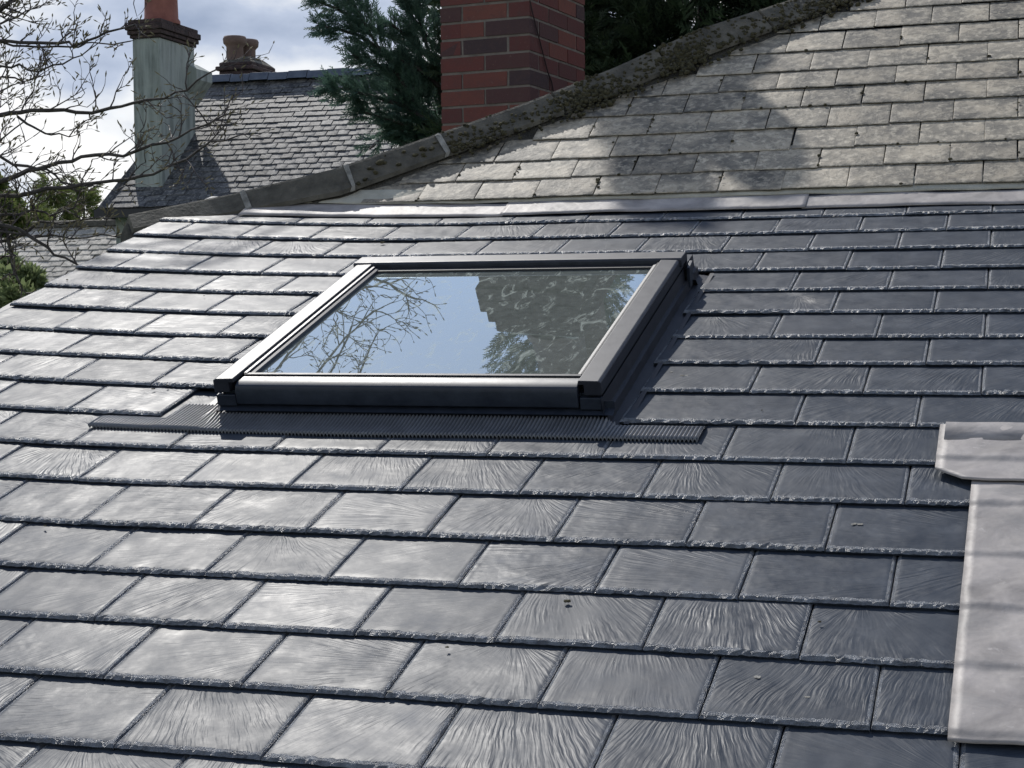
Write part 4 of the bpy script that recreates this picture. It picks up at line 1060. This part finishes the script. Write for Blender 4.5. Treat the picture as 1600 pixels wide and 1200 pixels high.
limb(px((-260, 95, .5), (-80, 60, .2), (0, 62, 0), (30, 66, 0), (88, 65, -.05), (118, 71, -.1), (150, 58, -.1), (185, 44, -.1), (212, 38, -.15)), .011, .003, .10, .20)
limb(px((-200, 90, .3), (-20, 60, .1), (20, 68, 0), (60, 73, 0), (120, 71, 0), (145, 67, 0), (205, 64, 0)), .007, .0022, .13, .15)
limb(px((-240, 60, .4), (-60, 98, .2), (0, 102, 0), (30, 105, 0), (60, 110, 0), (100, 100, -.1), (130, 85, -.1), (145, 70, -.1)), .007, .002, .10, .20)
limb(px((-260, 220, .4), (-60, 182, .1), (0, 178, 0), (30, 174, 0), (75, 170, 0), (120, 176, 0), (170, 171, -.05), (210, 163, -.1), (255, 152, -.1), (290, 138, -.15), (325, 115, -.2)), .013, .003, .09, .27)
limb(px((-260, 330, .5), (-60, 300, .2), (0, 282, 0), (45, 265, 0), (75, 262, 0), (110, 250, 0), (150, 240, 0), (210, 235, -.1), (260, 222, -.1), (300, 205, -.15), (350, 180, -.2)), .014, .003, .08, .27)
limb(px((-260, 345, .3), (-40, 312, .1), (50, 300, 0), (100, 291, 0), (150, 285, 0), (200, 278, -.05), (240, 272, -.1), (290, 245, -.15), (330, 224, -.2), (372, 212, -.2)), .013, .0028, .09, .22)
limb(px((-200, 200, .2), (-40, 240, 0), (0, 247, 0), (40, 259, 0), (75, 266, 0), (100, 282, 0), (145, 290, 0)), .009, .003, .10, .24)
limb(px((-140, 250, .2), (-30, 240, .1), (0, 220, 0), (25, 200, 0), (45, 175, 0)), .005, .002, .09, .2)
limb(px((30, 182, 0), (55, 200, 0), (80, 212, 0), (105, 208, 0), (130, 190, 0)), .005, .002, .10, .18)
limb(px((-200, 380, .3), (-60, 350, .1), (0, 352, 0), (30, 358, 0), (60, 376, 0), (85, 395, 0), (120, 413, 0)), .014, .004, .12, .22)
limb(px((-150, 340, .2), (0, 362, 0), (50, 368, 0), (110, 372, 0), (160, 368, 0), (190, 372, 0)), .007, .002, .09, .18)
limb(px((-100, 380, .2), (0, 345, .1), (10, 365, .1), (18, 395, .1), (25, 430, .1)), .012, .006, .14, .2)
limb(px((-100, 20, .2), (-30, 10, .1), (0, 18, 0), (15, 5, 0), (25, -20, 0)), .016, .006, .08, .2)
limb(px((-80, 60, .2), (0, 32, 0), (25, 28, 0), (60, 10, 0)), .006, .002, .07, .16)
limb(px((-150, 140, .2), (-20, 150, 0), (15, 138, 0), (28, 130, 0)), .006, .002, .08, .16)
limb(px((-150, 300, .3), (-40, 330, .1), (10, 338, .1), (50, 330, .1), (80, 335, .1), (115, 325, 0)), .010, .003, .08, .22)
limb(px((-150, 400, .3), (-40, 385, .1), (20, 372, .1), (60, 350, .1), (100, 352, .1), (150, 340, 0)), .010, .003, .08, .22)
limb(px((-100, 120, .3), (-40, 132, .2), (5, 120, .2), (40, 128, .2), (70, 118, .1)), .006, .002, .07, .2)
limb(px((-100, -30, .3), (-30, -10, .2), (5, 8, .2), (40, 20, .2), (62, 12, .1)), .008, .002, .06, .2)
limb(px((60, -60, 0), (75, -20, 0), (90, 2, 0)), .004, .002, .1, .1)
limb(px((215, -60, -.1), (210, -10, -.1), (213, 24, -.1), (228, 8, -.1)), .002, .001, .3, .05, 0)
# trunk and higher limbs that lean over the roof (they show in the window)
tr_ = [bt_base, bt_base + Vector((.05, 0, 2.2)), bt_base + Vector((0, .1, 4.0)), bt_base + Vector((.25, .3, 6.0)), bt_base + Vector((.7, .9, 7.6)), bt_base + Vector((1.0, 1.4, 9.2))]
tk = MB(); tk.tube(tr_, [.17, .14, .12, .09, .06, .02], 10); tk.build('trunk', M_BARK, bt, smooth=True)
for (y_, dd, r_) in [(60, .5, .022), (200, .5, .022), (320, .5, .022), (360, .4, .02)]:
    a = at(-260, y_ + 20, dB + dd); t_ = bt_base.lerp(bt_base + Vector((0, 0, 8)), 0); z_ = a.z - .5
    limbs.tube([Vector((bt_base.x + .02, bt_base.y + .05, z_)), a.lerp(Vector((bt_base.x, bt_base.y, z_)), .5) + Vector((0, 0, .1)), a], [.04, .025, .012], 7)
def rp(az, el, d, o=Vector((.5, 1.0, .33))): return o + Vector((math.sin(R(az)) * math.cos(R(el)), math.cos(R(az)) * math.cos(R(el)), math.sin(R(el)))) * d
T1 = tr_[3]; T2 = tr_[4]
for path, r0, r1 in [([T1, rp(-44, 34, 6.6), rp(-36, 33.0, 6.2), rp(-31, 31.5, 6.0), rp(-28, 31.5, 5.8), rp(-25.5, 33.5, 5.6)], .02, .005),
                     ([T1, rp(-42, 37, 6.5), rp(-35, 36.5, 6.2), rp(-31, 34.5, 6.0), rp(-28.5, 33.5, 5.9)], .018, .004),
                     ([T2, rp(-40, 41, 6.8), rp(-34, 38.5, 6.4), rp(-31, 37, 6.2), rp(-29.5, 35.5, 6.1)], .018, .004),
                     ([T1, rp(-45, 35, 6.2), rp(-37, 35, 5.8), rp(-32.5, 33, 5.6), rp(-30, 32, 5.5), rp(-27.5, 32, 5.4)], .016, .004),
                     ([T2, rp(-42, 39, 6.4), rp(-35, 37.5, 6.0), rp(-32, 35.5, 5.8), rp(-30.5, 34, 5.7)], .016, .004),
                     ([T1, rp(-46, 31, 6.6), rp(-38, 30.5, 6.2), rp(-33, 30.5, 6.0), rp(-29, 30.5, 5.8)], .016, .004)]:
    limb(path, r0, r1, .09, .40, 2, -.4)
bo = limbs.build('branch', M_BARK, bt, smooth=True)
o = tag(twigs.build('twigs', M_TWIG, bt), kind='stuff'); o = tag(buds.build('buds', M_CATKIN, bt), kind='stuff')
